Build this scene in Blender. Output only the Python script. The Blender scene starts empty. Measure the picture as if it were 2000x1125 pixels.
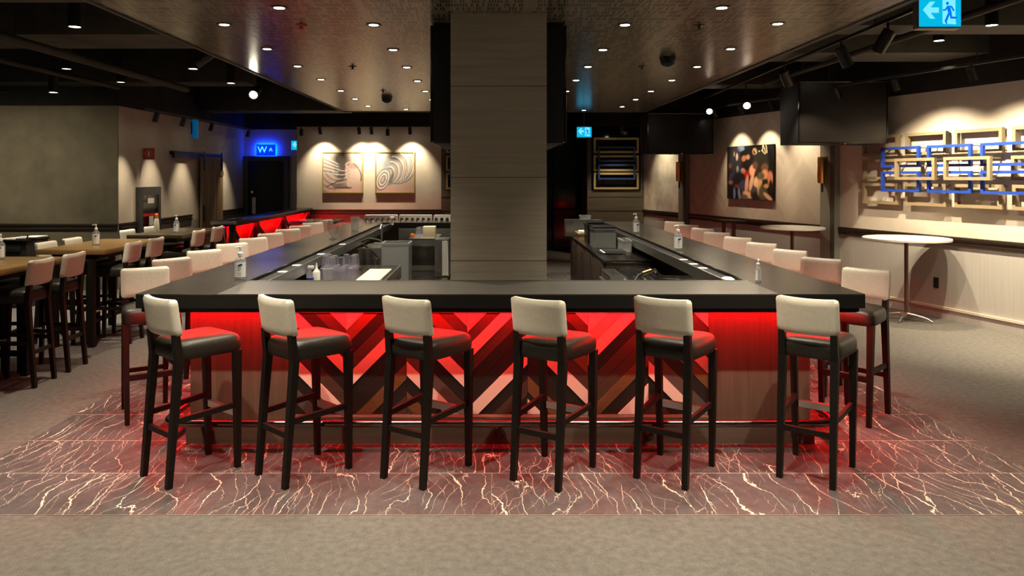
import bpy, bmesh, math, random
import numpy as np
from mathutils import Vector, Matrix, Euler
random.seed(7)
S = bpy.context.scene
COL = S.collection
PI = math.pi
R = math.radians

# ------------------------------------------------------------ camera, world, exposure
F = 1444.0                       # focal length in pixels of a 2000 px wide frame
CX, CY, CH = 960.0, 344.0, 1.85  # vanishing point of the room axis and eye height
cd = bpy.data.cameras.new('camera'); cam = bpy.data.objects.new('camera', cd); COL.objects.link(cam)
cam.location = (0, 0, CH); cam.rotation_euler = (PI/2, 0, 0)
cd.sensor_width = 36; cd.lens = 36*F/2000
cd.shift_x = (1000-CX)/2000; cd.shift_y = -(562.5-CY)/2000
cd.clip_start = .05; cd.clip_end = 100
S.camera = cam
w = bpy.data.worlds.new('world'); S.world = w; w.use_nodes = True
w.node_tree.nodes['Background'].inputs[0].default_value = (.75, .8, .6, 1)
w.node_tree.nodes['Background'].inputs[1].default_value = .02
S.view_settings.view_transform = 'Standard'; S.view_settings.look = 'None'
S.view_settings.exposure = 0.0; S.view_settings.gamma = 1.0
S.view_settings.use_curve_mapping = False
S.cycles.sample_clamp_indirect = 4.0
S.cycles.max_bounces = 8
WARM = (1.0, .875, .67)
WASH = (1.0, .80, .55)
P_DOWN, P_TABLE, P_WASH = 185, 230, 250
E_LED = 150.0

# ------------------------------------------------------------ materials
MATS = {}
def pm(name, col, rough=.5, metal=0.0, emit=None, es=1.0, spec=.5, trans=0.0, ior=1.45, coat=0.0):
    m = bpy.data.materials.new(name); m.use_nodes = True
    b = m.node_tree.nodes['Principled BSDF']
    b.inputs['Base Color'].default_value = (*col, 1); b.inputs['Roughness'].default_value = rough
    b.inputs['Metallic'].default_value = metal; b.inputs['Specular IOR Level'].default_value = spec
    b.inputs['Transmission Weight'].default_value = trans; b.inputs['IOR'].default_value = ior
    b.inputs['Coat Weight'].default_value = coat
    if emit:
        b.inputs['Emission Color'].default_value = (*emit, 1); b.inputs['Emission Strength'].default_value = es
    MATS[name] = m
    return m
class NT:
    def __init__(s, m): s.t = m.node_tree; s.b = s.t.nodes['Principled BSDF']
    def n(s, typ, **kw):
        x = s.t.nodes.new(typ)
        for k, v in kw.items(): setattr(x, k, v)
        return x
    def l(s, a, b): s.t.links.new(a, b)
    def obj(s, scale=(1, 1, 1), rot=(0, 0, 0)):
        c = s.n('ShaderNodeTexCoord'); m = s.n('ShaderNodeMapping')
        m.inputs['Scale'].default_value = scale; m.inputs['Rotation'].default_value = rot
        s.l(c.outputs['Object'], m.inputs['Vector']); return m.outputs['Vector']
    def noise(s, vec, scale, detail=4, rough=.55):
        x = s.n('ShaderNodeTexNoise'); x.inputs['Scale'].default_value = scale
        x.inputs['Detail'].default_value = detail; x.inputs['Roughness'].default_value = rough
        s.l(vec, x.inputs['Vector']); return x.outputs['Fac']
    def math(s, op, a, b=None, c=None):
        x = s.n('ShaderNodeMath', operation=op)
        for i, v in enumerate((a, b, c)):
            if v is None: continue
            if isinstance(v, (int, float)): x.inputs[i].default_value = v
            else: s.l(v, x.inputs[i])
        return x.outputs[0]
    def ramp(s, fac, stops):
        x = s.n('ShaderNodeValToRGB'); e = x.color_ramp.elements
        while len(e) < len(stops): e.new(.5)
        for q, (p, c) in zip(e, stops): q.position = p; q.color = (*c, 1)
        s.l(fac, x.inputs[0]); return x.outputs[0]
    def mix(s, fac, a, b):
        x = s.n('ShaderNodeMix', data_type='RGBA')
        if isinstance(fac, (int, float)): x.inputs[0].default_value = fac
        else: s.l(fac, x.inputs[0])
        for i, v in ((6, a), (7, b)):
            if isinstance(v, tuple): x.inputs[i].default_value = (*v, 1)
            else: s.l(v, x.inputs[i])
        return x.outputs[2]
    def color(s, c): s.l(c, s.b.inputs['Base Color'])
    def bump(s, h, strength=.3, dist=.01):
        x = s.n('ShaderNodeBump'); x.inputs['Strength'].default_value = strength; x.inputs['Distance'].default_value = dist
        s.l(h, x.inputs['Height']); s.l(x.outputs[0], s.b.inputs['Normal'])
    def sep(s, v):
        x = s.n('ShaderNodeSeparateXYZ'); s.l(v, x.inputs[0]); return x.outputs

def m_noise(name, c1, c2, scale, rough=.8, sc=(1, 1, 1), lo=.35, hi=.65, bump=0, detail=5, **k):
    m = pm(name, c1, rough, **k); t = NT(m); v = t.obj(sc); f = t.noise(v, scale, detail)
    t.color(t.ramp(f, [(lo, c1), (hi, c2)]))
    if bump: t.bump(f, bump, .01)
    return m
def m_wood(name, c1, c2, axis, scale=18, rough=.5, **k):
    sc = [1, 1, 1]; sc['xyz'.index(axis)] = .045
    m = pm(name, c1, rough, **k); t = NT(m); v = t.obj(tuple(sc))
    f = t.noise(v, scale, 8, .65); t.color(t.ramp(f, [(.3, c1), (.7, c2)])); t.bump(f, .12, .004)
    return m

# carpet
m = pm('carpet', (.1, .1, .1), 1.0, spec=.1); t = NT(m); v = t.obj()
f1 = t.noise(v, 300, 2, .7); f2 = t.noise(v, 22, 3)
f = t.math('ADD', t.math('MULTIPLY', f1, .8), t.math('MULTIPLY', f2, .2))
t.color(t.ramp(f, [(.36, (.052, .050, .045)), (.64, (.232, .220, .197))])); t.bump(f1, .5, .006)
# stone tiles with drawn-out pale veins
m = pm('stone', (.05, .05, .05), .42, spec=.45); t = NT(m); v = t.obj(); x, y, z = t.sep(v)
TY = .565
row = t.math('FLOOR', t.math('DIVIDE', t.math('SUBTRACT', y, 4.03), TY))
xs = t.math('DIVIDE', t.math('ADD', x, t.math('MULTIPLY', t.math('MODULO', row, 2), .56)), 1.12)
colm = t.math('FLOOR', xs)
wn = t.n('ShaderNodeTexWhiteNoise', noise_dimensions='2D'); cb = t.n('ShaderNodeCombineXYZ')
t.l(row, cb.inputs[0]); t.l(colm, cb.inputs[1]); t.l(cb.outputs[0], wn.inputs['Vector'])
off = t.n('ShaderNodeVectorMath', operation='SCALE'); t.l(wn.outputs['Color'], off.inputs[0]); off.inputs['Scale'].default_value = 37
vv = t.n('ShaderNodeVectorMath', operation='ADD'); t.l(v, vv.inputs[0]); t.l(off.outputs[0], vv.inputs[1])
def veins(N, tilt, w0, big, jit, seed, mlo, mhi):
    """thin wandering lines that run along y, thickness broken up by a mask"""
    px, py, pz = t.sep(vv.outputs[0])
    mp = t.n('ShaderNodeMapping'); mp.inputs['Scale'].default_value = (1, .55, 1); mp.inputs['Location'].default_value = (seed, seed*1.7, 0)
    t.l(vv.outputs[0], mp.inputs['Vector'])
    n1 = t.noise(mp.outputs[0], 1.5, 2); n2 = t.noise(mp.outputs[0], 13, 4, .65); mk = t.noise(mp.outputs[0], 3.3, 2)
    u = t.math('ADD', t.math('ADD', px, t.math('MULTIPLY', py, tilt)), t.math('ADD', t.math('MULTIPLY', n1, big), t.math('MULTIPLY', n2, jit)))
    d = t.math('ABSOLUTE', t.math('SUBTRACT', t.math('FRACT', t.math('MULTIPLY', u, N)), .5))
    width = t.math('MULTIPLY', t.math('MULTIPLY', t.math('MAXIMUM', t.math('SUBTRACT', mk, mlo), 0.0), 1/(mhi-mlo)), w0)
    k = t.math('SUBTRACT', 1.0, t.math('DIVIDE', d, t.math('MAXIMUM', width, .0004)))
    return t.math('MINIMUM', t.math('MAXIMUM', t.math('MULTIPLY', k, 2.2), 0.0), 1.0)
v1 = veins(6.0, .10, .029, .9, .085, 3.1, .40, .62)
v2 = t.math('MULTIPLY', veins(10.5, -.16, .029, .7, .06, 11.3, .44, .66), .85)
v3 = t.math('MULTIPLY', veins(13.0, .30, .030, .6, .08, 23.7, .47, .68), .6)
v4 = t.math('MULTIPLY', veins(8.0, -.55, .03, .6, .10, 31.9, .50, .7), .5)
vs = t.math('MAXIMUM', t.math('MAXIMUM', v1, v2), t.math('MAXIMUM', v3, v4))
base = t.ramp(t.noise(v, 9, 6, .7), [(.3, (.055, .050, .051)), (.7, (.105, .097, .097))])
c = t.mix(vs, base, (.84, .74, .57))
fy = t.math('ABSOLUTE', t.math('SUBTRACT', t.math('FRACT', t.math('DIVIDE', t.math('SUBTRACT', y, 4.03), TY)), .5))
fx = t.math('ABSOLUTE', t.math('SUBTRACT', t.math('FRACT', xs), .5))
g = t.math('MAXIMUM', t.math('GREATER_THAN', fy, .494), t.math('MULTIPLY', t.math('GREATER_THAN', fx, .498), .35))
t.color(t.mix(t.math('MULTIPLY', g, .75), c, (.50, .44, .36)))
# perforated ceiling panels
m = pm('perforated_ceiling', (.2, .2, .2), .23, .6); t = NT(m); v = t.obj(); x, y, z = t.sep(v)
cb = t.n('ShaderNodeCombineXYZ'); cy = t.math('FLOOR', t.math('MULTIPLY', y, 8.5)); 
xf = t.math('ADD', t.math('MULTIPLY', x, 50), t.math('MULTIPLY', t.math('MODULO', t.math('MULTIPLY', cy, 7), 3), .37))
cx = t.math('FLOOR', xf)
t.l(cx, cb.inputs[0]); t.l(cy, cb.inputs[1])
wn = t.n('ShaderNodeTexWhiteNoise', noise_dimensions='2D'); t.l(cb.outputs[0], wn.inputs['Vector'])
gap = t.math('MULTIPLY', t.math('GREATER_THAN', t.math('FRACT', t.math('MULTIPLY', y, 8.5)), .25), t.math('GREATER_THAN', t.math('FRACT', xf), .42))
seam = t.math('MULTIPLY', t.math('GREATER_THAN', t.math('ABSOLUTE', t.math('SUBTRACT', t.math('FRACT', t.math('DIVIDE', t.math('ADD', x, .34), 1.2)), .5)), .028),
              t.math('GREATER_THAN', t.math('ABSOLUTE', t.math('SUBTRACT', t.math('FRACT', t.math('DIVIDE', t.math('SUBTRACT', y, 5.33), 1.16)), .5)), .012))
hole = t.math('MULTIPLY', t.math('MULTIPLY', t.math('GREATER_THAN', wn.outputs['Value'], .38), gap), seam)
t.color(t.mix(hole, t.ramp(t.noise(v, 3, 3), [(.3, (.36, .31, .235)), (.7, (.45, .39, .30))]), (.035, .028, .02)))
# walls
m_noise('cream_wall', (.60, .55, .46), (.66, .60, .50), 5, .75)
m_noise('concrete_wall', (.13, .125, .09), (.24, .225, .165), 2.2, .8, lo=.3, hi=.75, detail=9)
m_noise('plaster_wall', (.30, .29, .24), (.62, .58, .47), 2.6, .7, lo=.3, hi=.66, detail=9)
m_noise('black_paint', (.010, .011, .008), (.018, .019, .014), 3, .9)
m_noise('duct_paint', (.022, .024, .017), (.035, .036, .026), 3, .7)
m_noise('duct_light', (.055, .056, .043), (.085, .084, .066), 4, .7)
m_wood('wainscot', (.35, .345, .32), (.41, .405, .375), 'z', 30, .6)
m_wood('grey_wood', (.37, .325, .26), (.49, .44, .355), 'x', 26, .45)
m_wood('base_wood', (.088, .06, .04), (.145, .105, .074), 'z', 26, .5)
m_wood('kick_wood', (.09, .07, .05), (.14, .115, .083), 'x', 26, .5)
m_wood('barn_wood', (.10, .06, .028), (.34, .24, .13), 'z', 12, .75)
m_wood('table_wood', (.17, .095, .03), (.30, .18, .065), 'x', 14, .33)
m_wood('dark_table_wood', (.035, .026, .015), (.075, .055, .03), 'x', 14, .3)
m_wood('espresso', (.006, .0048, .0036), (.013, .0095, .0066), 'z', 20, .5, spec=.3)
m_wood('countertop', (.034, .030, .026), (.062, .054, .046), 'x', 18, .235, spec=.95)
m_wood('countertop_sheen', (.075, .070, .062), (.105, .098, .088), 'x', 18, .34, spec=.8)  # brushed sheen of the front run put in as a lighter colour
m_wood('counter_edge', (.006, .0055, .005), (.011, .0095, .008), 'x', 18, .55, spec=.25)
m_wood('rail_wood', (.025, .018, .012), (.05, .036, .024), 'x', 14, .5)
# herringbone panels on the right wall (object x runs along the wall)
m = pm('herringbone_wood', (.5, .45, .35), .6); t = NT(m); v = t.obj(); x, y, z = t.sep(v)
pp = t.math('PINGPONG', t.math('ADD', x, .12), .42); q = t.math('DIVIDE', t.math('SUBTRACT', z, t.math('MULTIPLY', pp, 1.0)), .135)
cb = t.n('ShaderNodeCombineXYZ'); t.l(t.math('FLOOR', q), cb.inputs[0]); t.l(t.math('FLOOR', t.math('DIVIDE', t.math('ADD', x, .12), .42)), cb.inputs[1])
wn = t.n('ShaderNodeTexWhiteNoise', noise_dimensions='2D'); t.l(cb.outputs[0], wn.inputs['Vector'])
cc = t.ramp(wn.outputs['Value'], [(0, (.46, .405, .32)), (1, (.56, .495, .395))])
ln = t.math('LESS_THAN', t.math('FRACT', q), .035)
t.color(t.mix(t.math('MULTIPLY', ln, .25), cc, (.25, .21, .16)))
# simple ones
pm('trim_dark', (.022, .016, .011), .4); pm('trim_light', (.62, .57, .45), .5)
pm('pillar_grey', (.20, .20, .17), .5); pm('pillar_dark', (.05, .05, .04), .5)
m_noise('cream_leather', (.72, .67, .55), (.78, .73, .61), 40, .42, bump=.05)
m_noise('black_leather', (.016, .014, .010), (.024, .021, .015), 60, .42, bump=.08, spec=.4)
pm('brushed_steel', (.46, .46, .44), .30, 1.0); pm('chrome', (.75, .75, .75), .12, 1.0); pm('rail_steel', (.20, .18, .16), .24, 1.0)
pm('aluminium', (.62, .6, .56), .3, 1.0); pm('black_metal', (.012, .012, .011), .45); pm('bronze_post', (.16, .10, .07), .35, .7)
pm('gloss_black', (.006, .006, .006), .10, spec=.6); pm('black_plastic', (.014, .014, .014), .35); pm('matt_black', (.008, .008, .008), .7)
pm('tv_screen', (.012, .010, .009), .22, spec=.8)
m_noise('table_white', (.74, .70, .62), (.82, .78, .70), 8, .35); pm('white_edge', (.72, .70, .66), .4)
pm('beige_frame', (.27, .215, .125), .45); pm('blue_frame', (.014, .055, .36), .4); pm('blue_frame_shaded', (.022, .045, .13), .45)  # window copy of the blue has the weak light put into its colour
pm('gold_frame', (.55, .44, .19), .35, .3); pm('brass', (.62, .40, .12), .3, 1.0)
pm('label_white', (.80, .80, .78), .5); pm('white_plastic', (.78, .77, .73), .35); pm('logo_blue', (.02, .03, .13), .5); pm('print_grey', (.18, .18, .18), .6)
pm('towel', (.70, .69, .64), .95); pm('board_cream', (.78, .72, .54), .5); pm('cardboard', (.45, .30, .14), .8); pm('carton', (.72, .64, .42), .7)
pm('orange_peel', (.75, .17, .02), .5); pm('copper', (.55, .33, .15), .3, 1.0); pm('rubber', (.012, .012, .012), .55)
pm('fire_red', (.50, .06, .035), .4); pm('red_paint', (.6, .03, .02), .4); pm('cabinet_grey', (.055, .06, .06), .45); pm('door_black', (.010, .010, .011), .55)
pm('door_frame', (.085, .08, .07), .6); pm('red_board', (.34, .05, .03), .5); pm('blue_liquid', (.03, .03, .28), .2)
pm('plank_white', (.80, .66, .55), .5); pm('plank_light', (.62, .42, .34), .5)
m_wood('plank_brown', (.11, .055, .018), (.17, .09, .034), 'x', 14, .5); m_wood('plank_dark', (.045, .028, .018), (.075, .045, .027), 'x', 14, .5)
m_wood('plank_black', (.010, .008, .006), (.020, .015, .011), 'x', 14, .5); pm('plank_grey', (.085, .07, .055), .5)
pm('led_red', (.05, 0, 0), .5, emit=(1, .0, .004), es=E_LED)
pm('lamp_lens', (.8, .8, .8), .4, emit=(1, .9, .72), es=22); pm('lamp_lens_dim', (.8, .8, .8), .4, emit=(1, .86, .62), es=5); pm('lamp_lens_off', (.25, .24, .21), .4)
pm('exit_face', (.02, .3, .4), .5, emit=(.0, .47, .78), es=1.0); pm('exit_mark', (.3, .6, .8), .5, emit=(.16, .68, 1.0), es=1.25)
pm('exit_figure', (.0, .1, .5), .5, emit=(.0, .19, .85), es=.95); pm('exit_housing', (.10, .09, .075), .5); pm('exit_trim', (.62, .55, .44), .5)
pm('neon_blue', (.02, .2, .6), .5, emit=(.05, .45, 1.0), es=2.2); pm('blue_panel', (.01, .10, .22), .5, emit=(.0, .09, .22), es=.6); pm('wall_glow', (.0, .05, .5), .5, emit=(.0, .04, 1.0), es=.8); pm('neon_halo', (.0, .05, .5), .5, emit=(.0, .03, 1.0), es=150)
pm('led_standby', (.3, 0, 0), .5, emit=(1, .05, .03), es=6)
pm('picture', (.5, .5, .5), .45)
t = NT(MATS['picture']); a = t.n('ShaderNodeAttribute', attribute_name='Col'); t.color(a.outputs['Color'])
def thin_glass(name, tint, refl=.06, body=.0, bcol=(.8, .8, .8)):
    m = bpy.data.materials.new(name); m.use_nodes = True; nt = m.node_tree; nt.nodes.clear()
    o = nt.nodes.new('ShaderNodeOutputMaterial'); tr = nt.nodes.new('ShaderNodeBsdfTransparent'); tr.inputs[0].default_value = (*tint, 1)
    gl = nt.nodes.new('ShaderNodeBsdfGlossy'); gl.inputs['Roughness'].default_value = .04
    fr = nt.nodes.new('ShaderNodeLayerWeight'); fr.inputs[0].default_value = .5
    pw_ = nt.nodes.new('ShaderNodeMath'); pw_.operation = 'POWER'; pw_.inputs[1].default_value = 3; nt.links.new(fr.outputs['Facing'], pw_.inputs[0])
    mx = nt.nodes.new('ShaderNodeMixShader'); ad = nt.nodes.new('ShaderNodeMath'); ad.operation = 'MULTIPLY_ADD'; ad.inputs[1].default_value = .35; ad.inputs[2].default_value = refl
    nt.links.new(pw_.outputs[0], ad.inputs[0]); nt.links.new(ad.outputs[0], mx.inputs[0]); nt.links.new(tr.outputs[0], mx.inputs[1]); nt.links.new(gl.outputs[0], mx.inputs[2])
    last = mx.outputs[0]
    if body:
        df = nt.nodes.new('ShaderNodeBsdfDiffuse'); df.inputs[0].default_value = (*bcol, 1)
        m2 = nt.nodes.new('ShaderNodeMixShader'); m2.inputs[0].default_value = body
        nt.links.new(last, m2.inputs[1]); nt.links.new(df.outputs[0], m2.inputs[2]); last = m2.outputs[0]
    nt.links.new(last, o.inputs[0]); MATS[name] = m
thin_glass('clear_glass', (.90, .91, .91), .12); thin_glass('clear_plastic', (.85, .87, .88), .05, .18)
thin_glass('cup_plastic', (.93, .92, .96), .05, .12, (.70, .68, .80)); thin_glass('bin_plastic', (.75, .77, .77), .06, .30, (.60, .61, .60))
thin_glass('window_glass', (.55, .55, .55), .04)

# ------------------------------------------------------------ mesh helpers
def V(*a): return Vector(a)
def finish(bm, name, mats, parent=None, smooth=True, loc=None, rotz=None, ang=38):
    bmesh.ops.recalc_face_normals(bm, faces=bm.faces)
    if smooth:
        for f in bm.faces: f.smooth = True
        lim = R(ang)
        for e in bm.edges:
            if len(e.link_faces) == 2 and e.calc_face_angle(0) > lim: e.smooth = False
    me = bpy.data.meshes.new(name); bm.to_mesh(me); bm.free()
    for mm in (mats if isinstance(mats, (list, tuple)) else [mats]): me.materials.append(MATS[mm])
    o = bpy.data.objects.new(name, me); COL.objects.link(o)
    if parent: o.parent = parent
    if loc: o.location = loc
    if rotz is not None: o.rotation_euler = (0, 0, rotz)
    return o
def add_box(bm, x0, x1, y0, y1, z0, z1, mi=0, bev=0, M=None, seg=2):
    b2 = bmesh.new() if (bev or M) else bm
    vs = [b2.verts.new((x, y, z)) for z in (z0, z1) for y in (y0, y1) for x in (x0, x1)]
    fs = [b2.faces.new([vs[i] for i in q]) for q in ((0, 2, 3, 1), (4, 5, 7, 6), (0, 1, 5, 4), (2, 6, 7, 3), (0, 4, 6, 2), (1, 3, 7, 5))]
    for f in fs: f.material_index = mi
    if b2 is not bm:
        if bev: bmesh.ops.bevel(b2, geom=list(b2.edges), offset=bev, segments=seg, affect='EDGES', profile=.5)
        for f in b2.faces: f.material_index = mi
        if M: bmesh.ops.transform(b2, matrix=M, verts=b2.verts)
        merge(bm, b2)
def merge(bm, b2):
    mp = {v: bm.verts.new(v.co) for v in b2.verts}
    for f in b2.faces:
        try:
            g = bm.faces.new([mp[v] for v in f.verts]); g.material_index = f.material_index
        except ValueError: pass
    b2.free()
def add_tube(bm, pts, r, seg=10, mi=0, cap=True):
    pts = [Vector(p) for p in pts]; n = len(pts)
    rs = r if isinstance(r, (list, tuple)) else [r]*n
    rings = []; prev = None
    for i, p in enumerate(pts):
        d = (pts[min(i+1, n-1)]-pts[max(i-1, 0)]).normalized()
        if prev is None:
            u = d.orthogonal().normalized()
        else:
            u = (prev-d*prev.dot(d)).normalized()
        prev = u; w_ = d.cross(u)
        rings.append([bm.verts.new(p+(u*math.cos(2*PI*k/seg)+w_*math.sin(2*PI*k/seg))*rs[i]) for k in range(seg)])
    for a, b in zip(rings, rings[1:]):
        for k in range(seg):
            f = bm.faces.new((a[k], a[(k+1) % seg], b[(k+1) % seg], b[k])); f.material_index = mi
    if cap:
        for q in (rings[0][::-1], rings[-1]):
            f = bm.faces.new(q); f.material_index = mi
def add_lathe(bm, prof, cx=0, cy=0, seg=20, mi=0, sx=1, sy=1, cap0=True, cap1=True):
    rings = [[bm.verts.new((cx+r*sx*math.cos(2*PI*k/seg), cy+r*sy*math.sin(2*PI*k/seg), z)) for k in range(seg)] for r, z in prof]
    for a, b in zip(rings, rings[1:]):
        for k in range(seg):
            f = bm.faces.new((a[k], a[(k+1) % seg], b[(k+1) % seg], b[k])); f.material_index = mi
    if cap0: bm.faces.new(rings[0][::-1]).material_index = mi
    if cap1: bm.faces.new(rings[-1]).material_index = mi
def add_prism(bm, poly, y0, y1, mi=0):
    """polygon in x,z extruded along y"""
    a = [bm.verts.new((x, y0, z)) for x, z in poly]; b = [bm.verts.new((x, y1, z)) for x, z in poly]
    bm.faces.new(a).material_index = mi; bm.faces.new(b[::-1]).material_index = mi
    for i in range(len(poly)):
        j = (i+1) % len(poly)
        f = bm.faces.new((a[i], b[i], b[j], a[j])); f.material_index = mi
def add_leg(bm, p0, p1, w0, w1, mi=0):
    """square tapered post from p0 (bottom) to p1 (top)"""
    a = [bm.verts.new((p0[0]+sx*w0/2, p0[1]+sy*w0/2, p0[2])) for sx, sy in ((-1, -1), (1, -1), (1, 1), (-1, 1))]
    b = [bm.verts.new((p1[0]+sx*w1/2, p1[1]+sy*w1/2, p1[2])) for sx, sy in ((-1, -1), (1, -1), (1, 1), (-1, 1))]
    bm.faces.new(a[::-1]); bm.faces.new(b)
    for i in range(4): bm.faces.new((a[i], a[(i+1) % 4], b[(i+1) % 4], b[i]))
def add_bar(bm, p0, p1, w, h, mi=0):
    """rectangular bar between two points: w horizontal, h vertical"""
    p0, p1 = Vector(p0), Vector(p1); d = (p1-p0); L = d.length; d.normalize()
    s = d.cross(Vector((0, 0, 1)))
    s = Vector((1, 0, 0)) if s.length < 1e-4 else s.normalized()
    u = s.cross(d)
    M = Matrix((( *s, 0), (*d, 0), (*u, 0), (0, 0, 0, 1))).transposed()
    M.translation = p0
    add_box(bm, -w/2, w/2, 0, L, -h/2, h/2, mi, 0, M)
def box(name, b, mt, parent=None, bev=.004, seg=2):
    bm = bmesh.new(); add_box(bm, *b, 0, bev, None, seg); return finish(bm, name, mt, parent)
def tag(o, label, cat, group=None):
    o['label'] = label; o['category'] = cat
    if group: o['group'] = group
    return o
def thing(name, label, cat, loc=(0, 0, 0), rotz=0, group=None):
    o = bpy.data.objects.new(name, None); COL.objects.link(o); o.empty_display_size = .1
    o.location = loc; o.rotation_euler = (0, 0, rotz); return tag(o, label, cat, group)
def struct(o): o['kind'] = 'structure'; return o
KIDS = {}
def copy_tree(o, parent=None):
    c = o.copy(); COL.objects.link(c)
    if parent: c.parent = parent
    for ch in [q for q in bpy.data.objects if q.parent == o]: copy_tree(ch, c)
    return c
def dup(o, label, loc, rotz=None, group=None):
    c = copy_tree(o); c.location = loc
    if rotz is not None: c.rotation_euler = (0, 0, rotz)
    c['label'] = label
    if group: c['group'] = group
    return c
def spot(parent, loc, d, power, ang, blend=.5, rad=.03, col=WARM):
    ld = bpy.data.lights.new('bulb', 'SPOT'); ld.energy = power; ld.color = col; ld.spot_size = R(ang); ld.spot_blend = blend; ld.shadow_soft_size = rad
    o = bpy.data.objects.new('bulb', ld); COL.objects.link(o); o.parent = parent; o.location = loc
    o.rotation_euler = Vector(d).to_track_quat('-Z', 'Y').to_euler(); return o
ORD = ['first', 'second', 'third', 'fourth', 'fifth', 'sixth', 'seventh', 'eighth', 'ninth', 'tenth', 'eleventh', 'twelfth']

# ------------------------------------------------------------ room shell
# right wall frame: local x along the wall from its far end, local -y into the room
RA = (3.53, 17.27); RROT = math.atan2(-.956, .2935); RU = Vector((.2935, -.956, 0)).normalized(); RN = Vector((-.956, -.2935, 0)).normalized()
def rw(s, n, z): return Vector((RA[0], RA[1], 0))+RU*s+RN*n+Vector((0, 0, z))
def rwbox(name, b, mt, bev=0, parent=None):
    """s0,s1,n0,n1,z0,z1 in the wall frame"""
    bm = bmesh.new(); add_box(bm, b[0], b[1], -b[3], -b[2], b[4], b[5], 0, bev)
    return finish(bm, name, mt, parent, True, None if parent else (RA[0], RA[1], 0), None if parent else RROT)
struct(box('floor', (-13, 11, -3, 20, -.1, 0), 'carpet', bev=0))
struct(box('floor_tile', (-3.23, 3.38, 4.03, 14.2, -.02, .004), 'stone', bev=0))
struct(box('ceiling', (-13, 11, -3, 20, 3.85, 3.95), 'black_paint', bev=0))
struct(box('ceiling_canopy', (-2.77, 2.87, -2.2, 13.9, 3.065, 3.2), 'perforated_ceiling', bev=0))
bm = bmesh.new()
for b in ((-2.80, -2.77, -2.2, 13.93), (2.87, 2.90, -2.2, 13.93), (-2.77, 2.87, 13.9, 13.93)): add_box(bm, *b, 3.052, 3.205)
struct(finish(bm, 'trim_1', 'door_frame'))
bm = bmesh.new()
for b in ((-2.79, -2.70, -2.2, 13.9), (2.80, 2.89, -2.2, 13.9), (-2.7, 2.8, 13.82, 13.9)): add_box(bm, *b, 3.2, 3.85)
struct(finish(bm, 'trim_2', 'black_paint'))
def wall(name, x0, x1, y0, y1, mt, low='wainscot'):
    """painted wall: dark dado below, finish between, black above 3 m"""
    bm = bmesh.new(); add_box(bm, x0, x1, y0, y1, 0, .96, 1); add_box(bm, x0, x1, y0, y1, .96, 3.0, 0); add_box(bm, x0, x1, y0, y1, 3.0, 3.85, 2)
    return struct(finish(bm, name, [mt, low, 'black_paint'], None, False))
wall('wall_left', -6.3, -6.1, 12.095, 18.2, 'cream_wall')
wall('wall_left_front', -12, -6.1, 12.07, 12.09, 'concrete_wall', 'concrete_wall')
wall('wall_back', -4.53, -1.17, 17.2, 17.34, 'cream_wall')
wall('wall_door', -6.3, -3.4, 18.2, 18.4, 'cream_wall')
# chair rails: two dark mouldings
def crail(name, b, dx, dy):
    bm = bmesh.new(); x0, x1, y0, y1 = b
    add_box(bm, x0, x1, y0, y1, 1.03, 1.075, 0, .004); add_box(bm, x0-dx, x1-(-dx if dx else 0)*0, y0-dy, y1, .965, 1.012, 0, .004)
    return struct(finish(bm, name, 'trim_dark'))
crail('trim_left', (-6.1, -6.06, 12.1, 12.66), 0, 0); crail('trim_left_middle', (-6.1, -6.06, 13.5, 15.0), 0, 0); crail('trim_left_far', (-6.1, -6.06, 16.58, 18.2), 0, 0)
crail('trim_left_front', (-12, -6.1, 12.03, 12.07), 0, 0); crail('trim_back', (-4.53, -1.17, 17.16, 17.2), 0, 0)
# right wall in bays
def rwall(name, s0, s1, mt):
    bm = bmesh.new(); add_box(bm, s0, s1, 0, .2, 0, .96, 1); add_box(bm, s0, s1, 0, .2, .96, 2.97, 0); add_box(bm, s0, s1, 0, .2, 2.97, 3.85, 2)
    return struct(finish(bm, name, [mt, 'wainscot', 'black_paint'], None, False, (RA[0], RA[1], 0), RROT))
rwall('wall_right_far', 0, 1.86, 'plaster_wall'); rwall('wall_right_middle', 1.86, 6.0, 'herringbone_wood'); rwall('wall_right', 6.0, 14, 'cream_wall')
for k, (s0, s1) in enumerate(((0, 1.715), (2.005, 5.875), (6.20, 14))):
    bm = bmesh.new(); add_box(bm, s0, s1, -.045, 0, 1.03, 1.075, 0, .004); add_box(bm, s0, s1, -.03, 0, .965, 1.012, 0, .004)
    struct(finish(bm, 'trim_right', 'trim_dark', None, True, (RA[0], RA[1], 0), RROT))
    bm = bmesh.new(); add_box(bm, s0, s1, -.02, 0, 0, .125, 1); add_box(bm, s0, s1, -.035, 0, .125, .155, 0)
    struct(finish(bm, 'baseboard_right', ['trim_light', 'wainscot'], None, False, (RA[0], RA[1], 0), RROT))
for s0, s1 in ((1.72, 2.0), (5.885, 6.19)):
    bm = bmesh.new(); add_box(bm, s0, s1, -.10, 0, 0, 3.0, 0); add_box(bm, s1-.09, s1, -.104, -.1, 0, 3.0, 1)
    struct(finish(bm, 'trim_pillar', ['pillar_grey', 'pillar_dark'], None, False, (RA[0], RA[1], 0), RROT))
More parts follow.
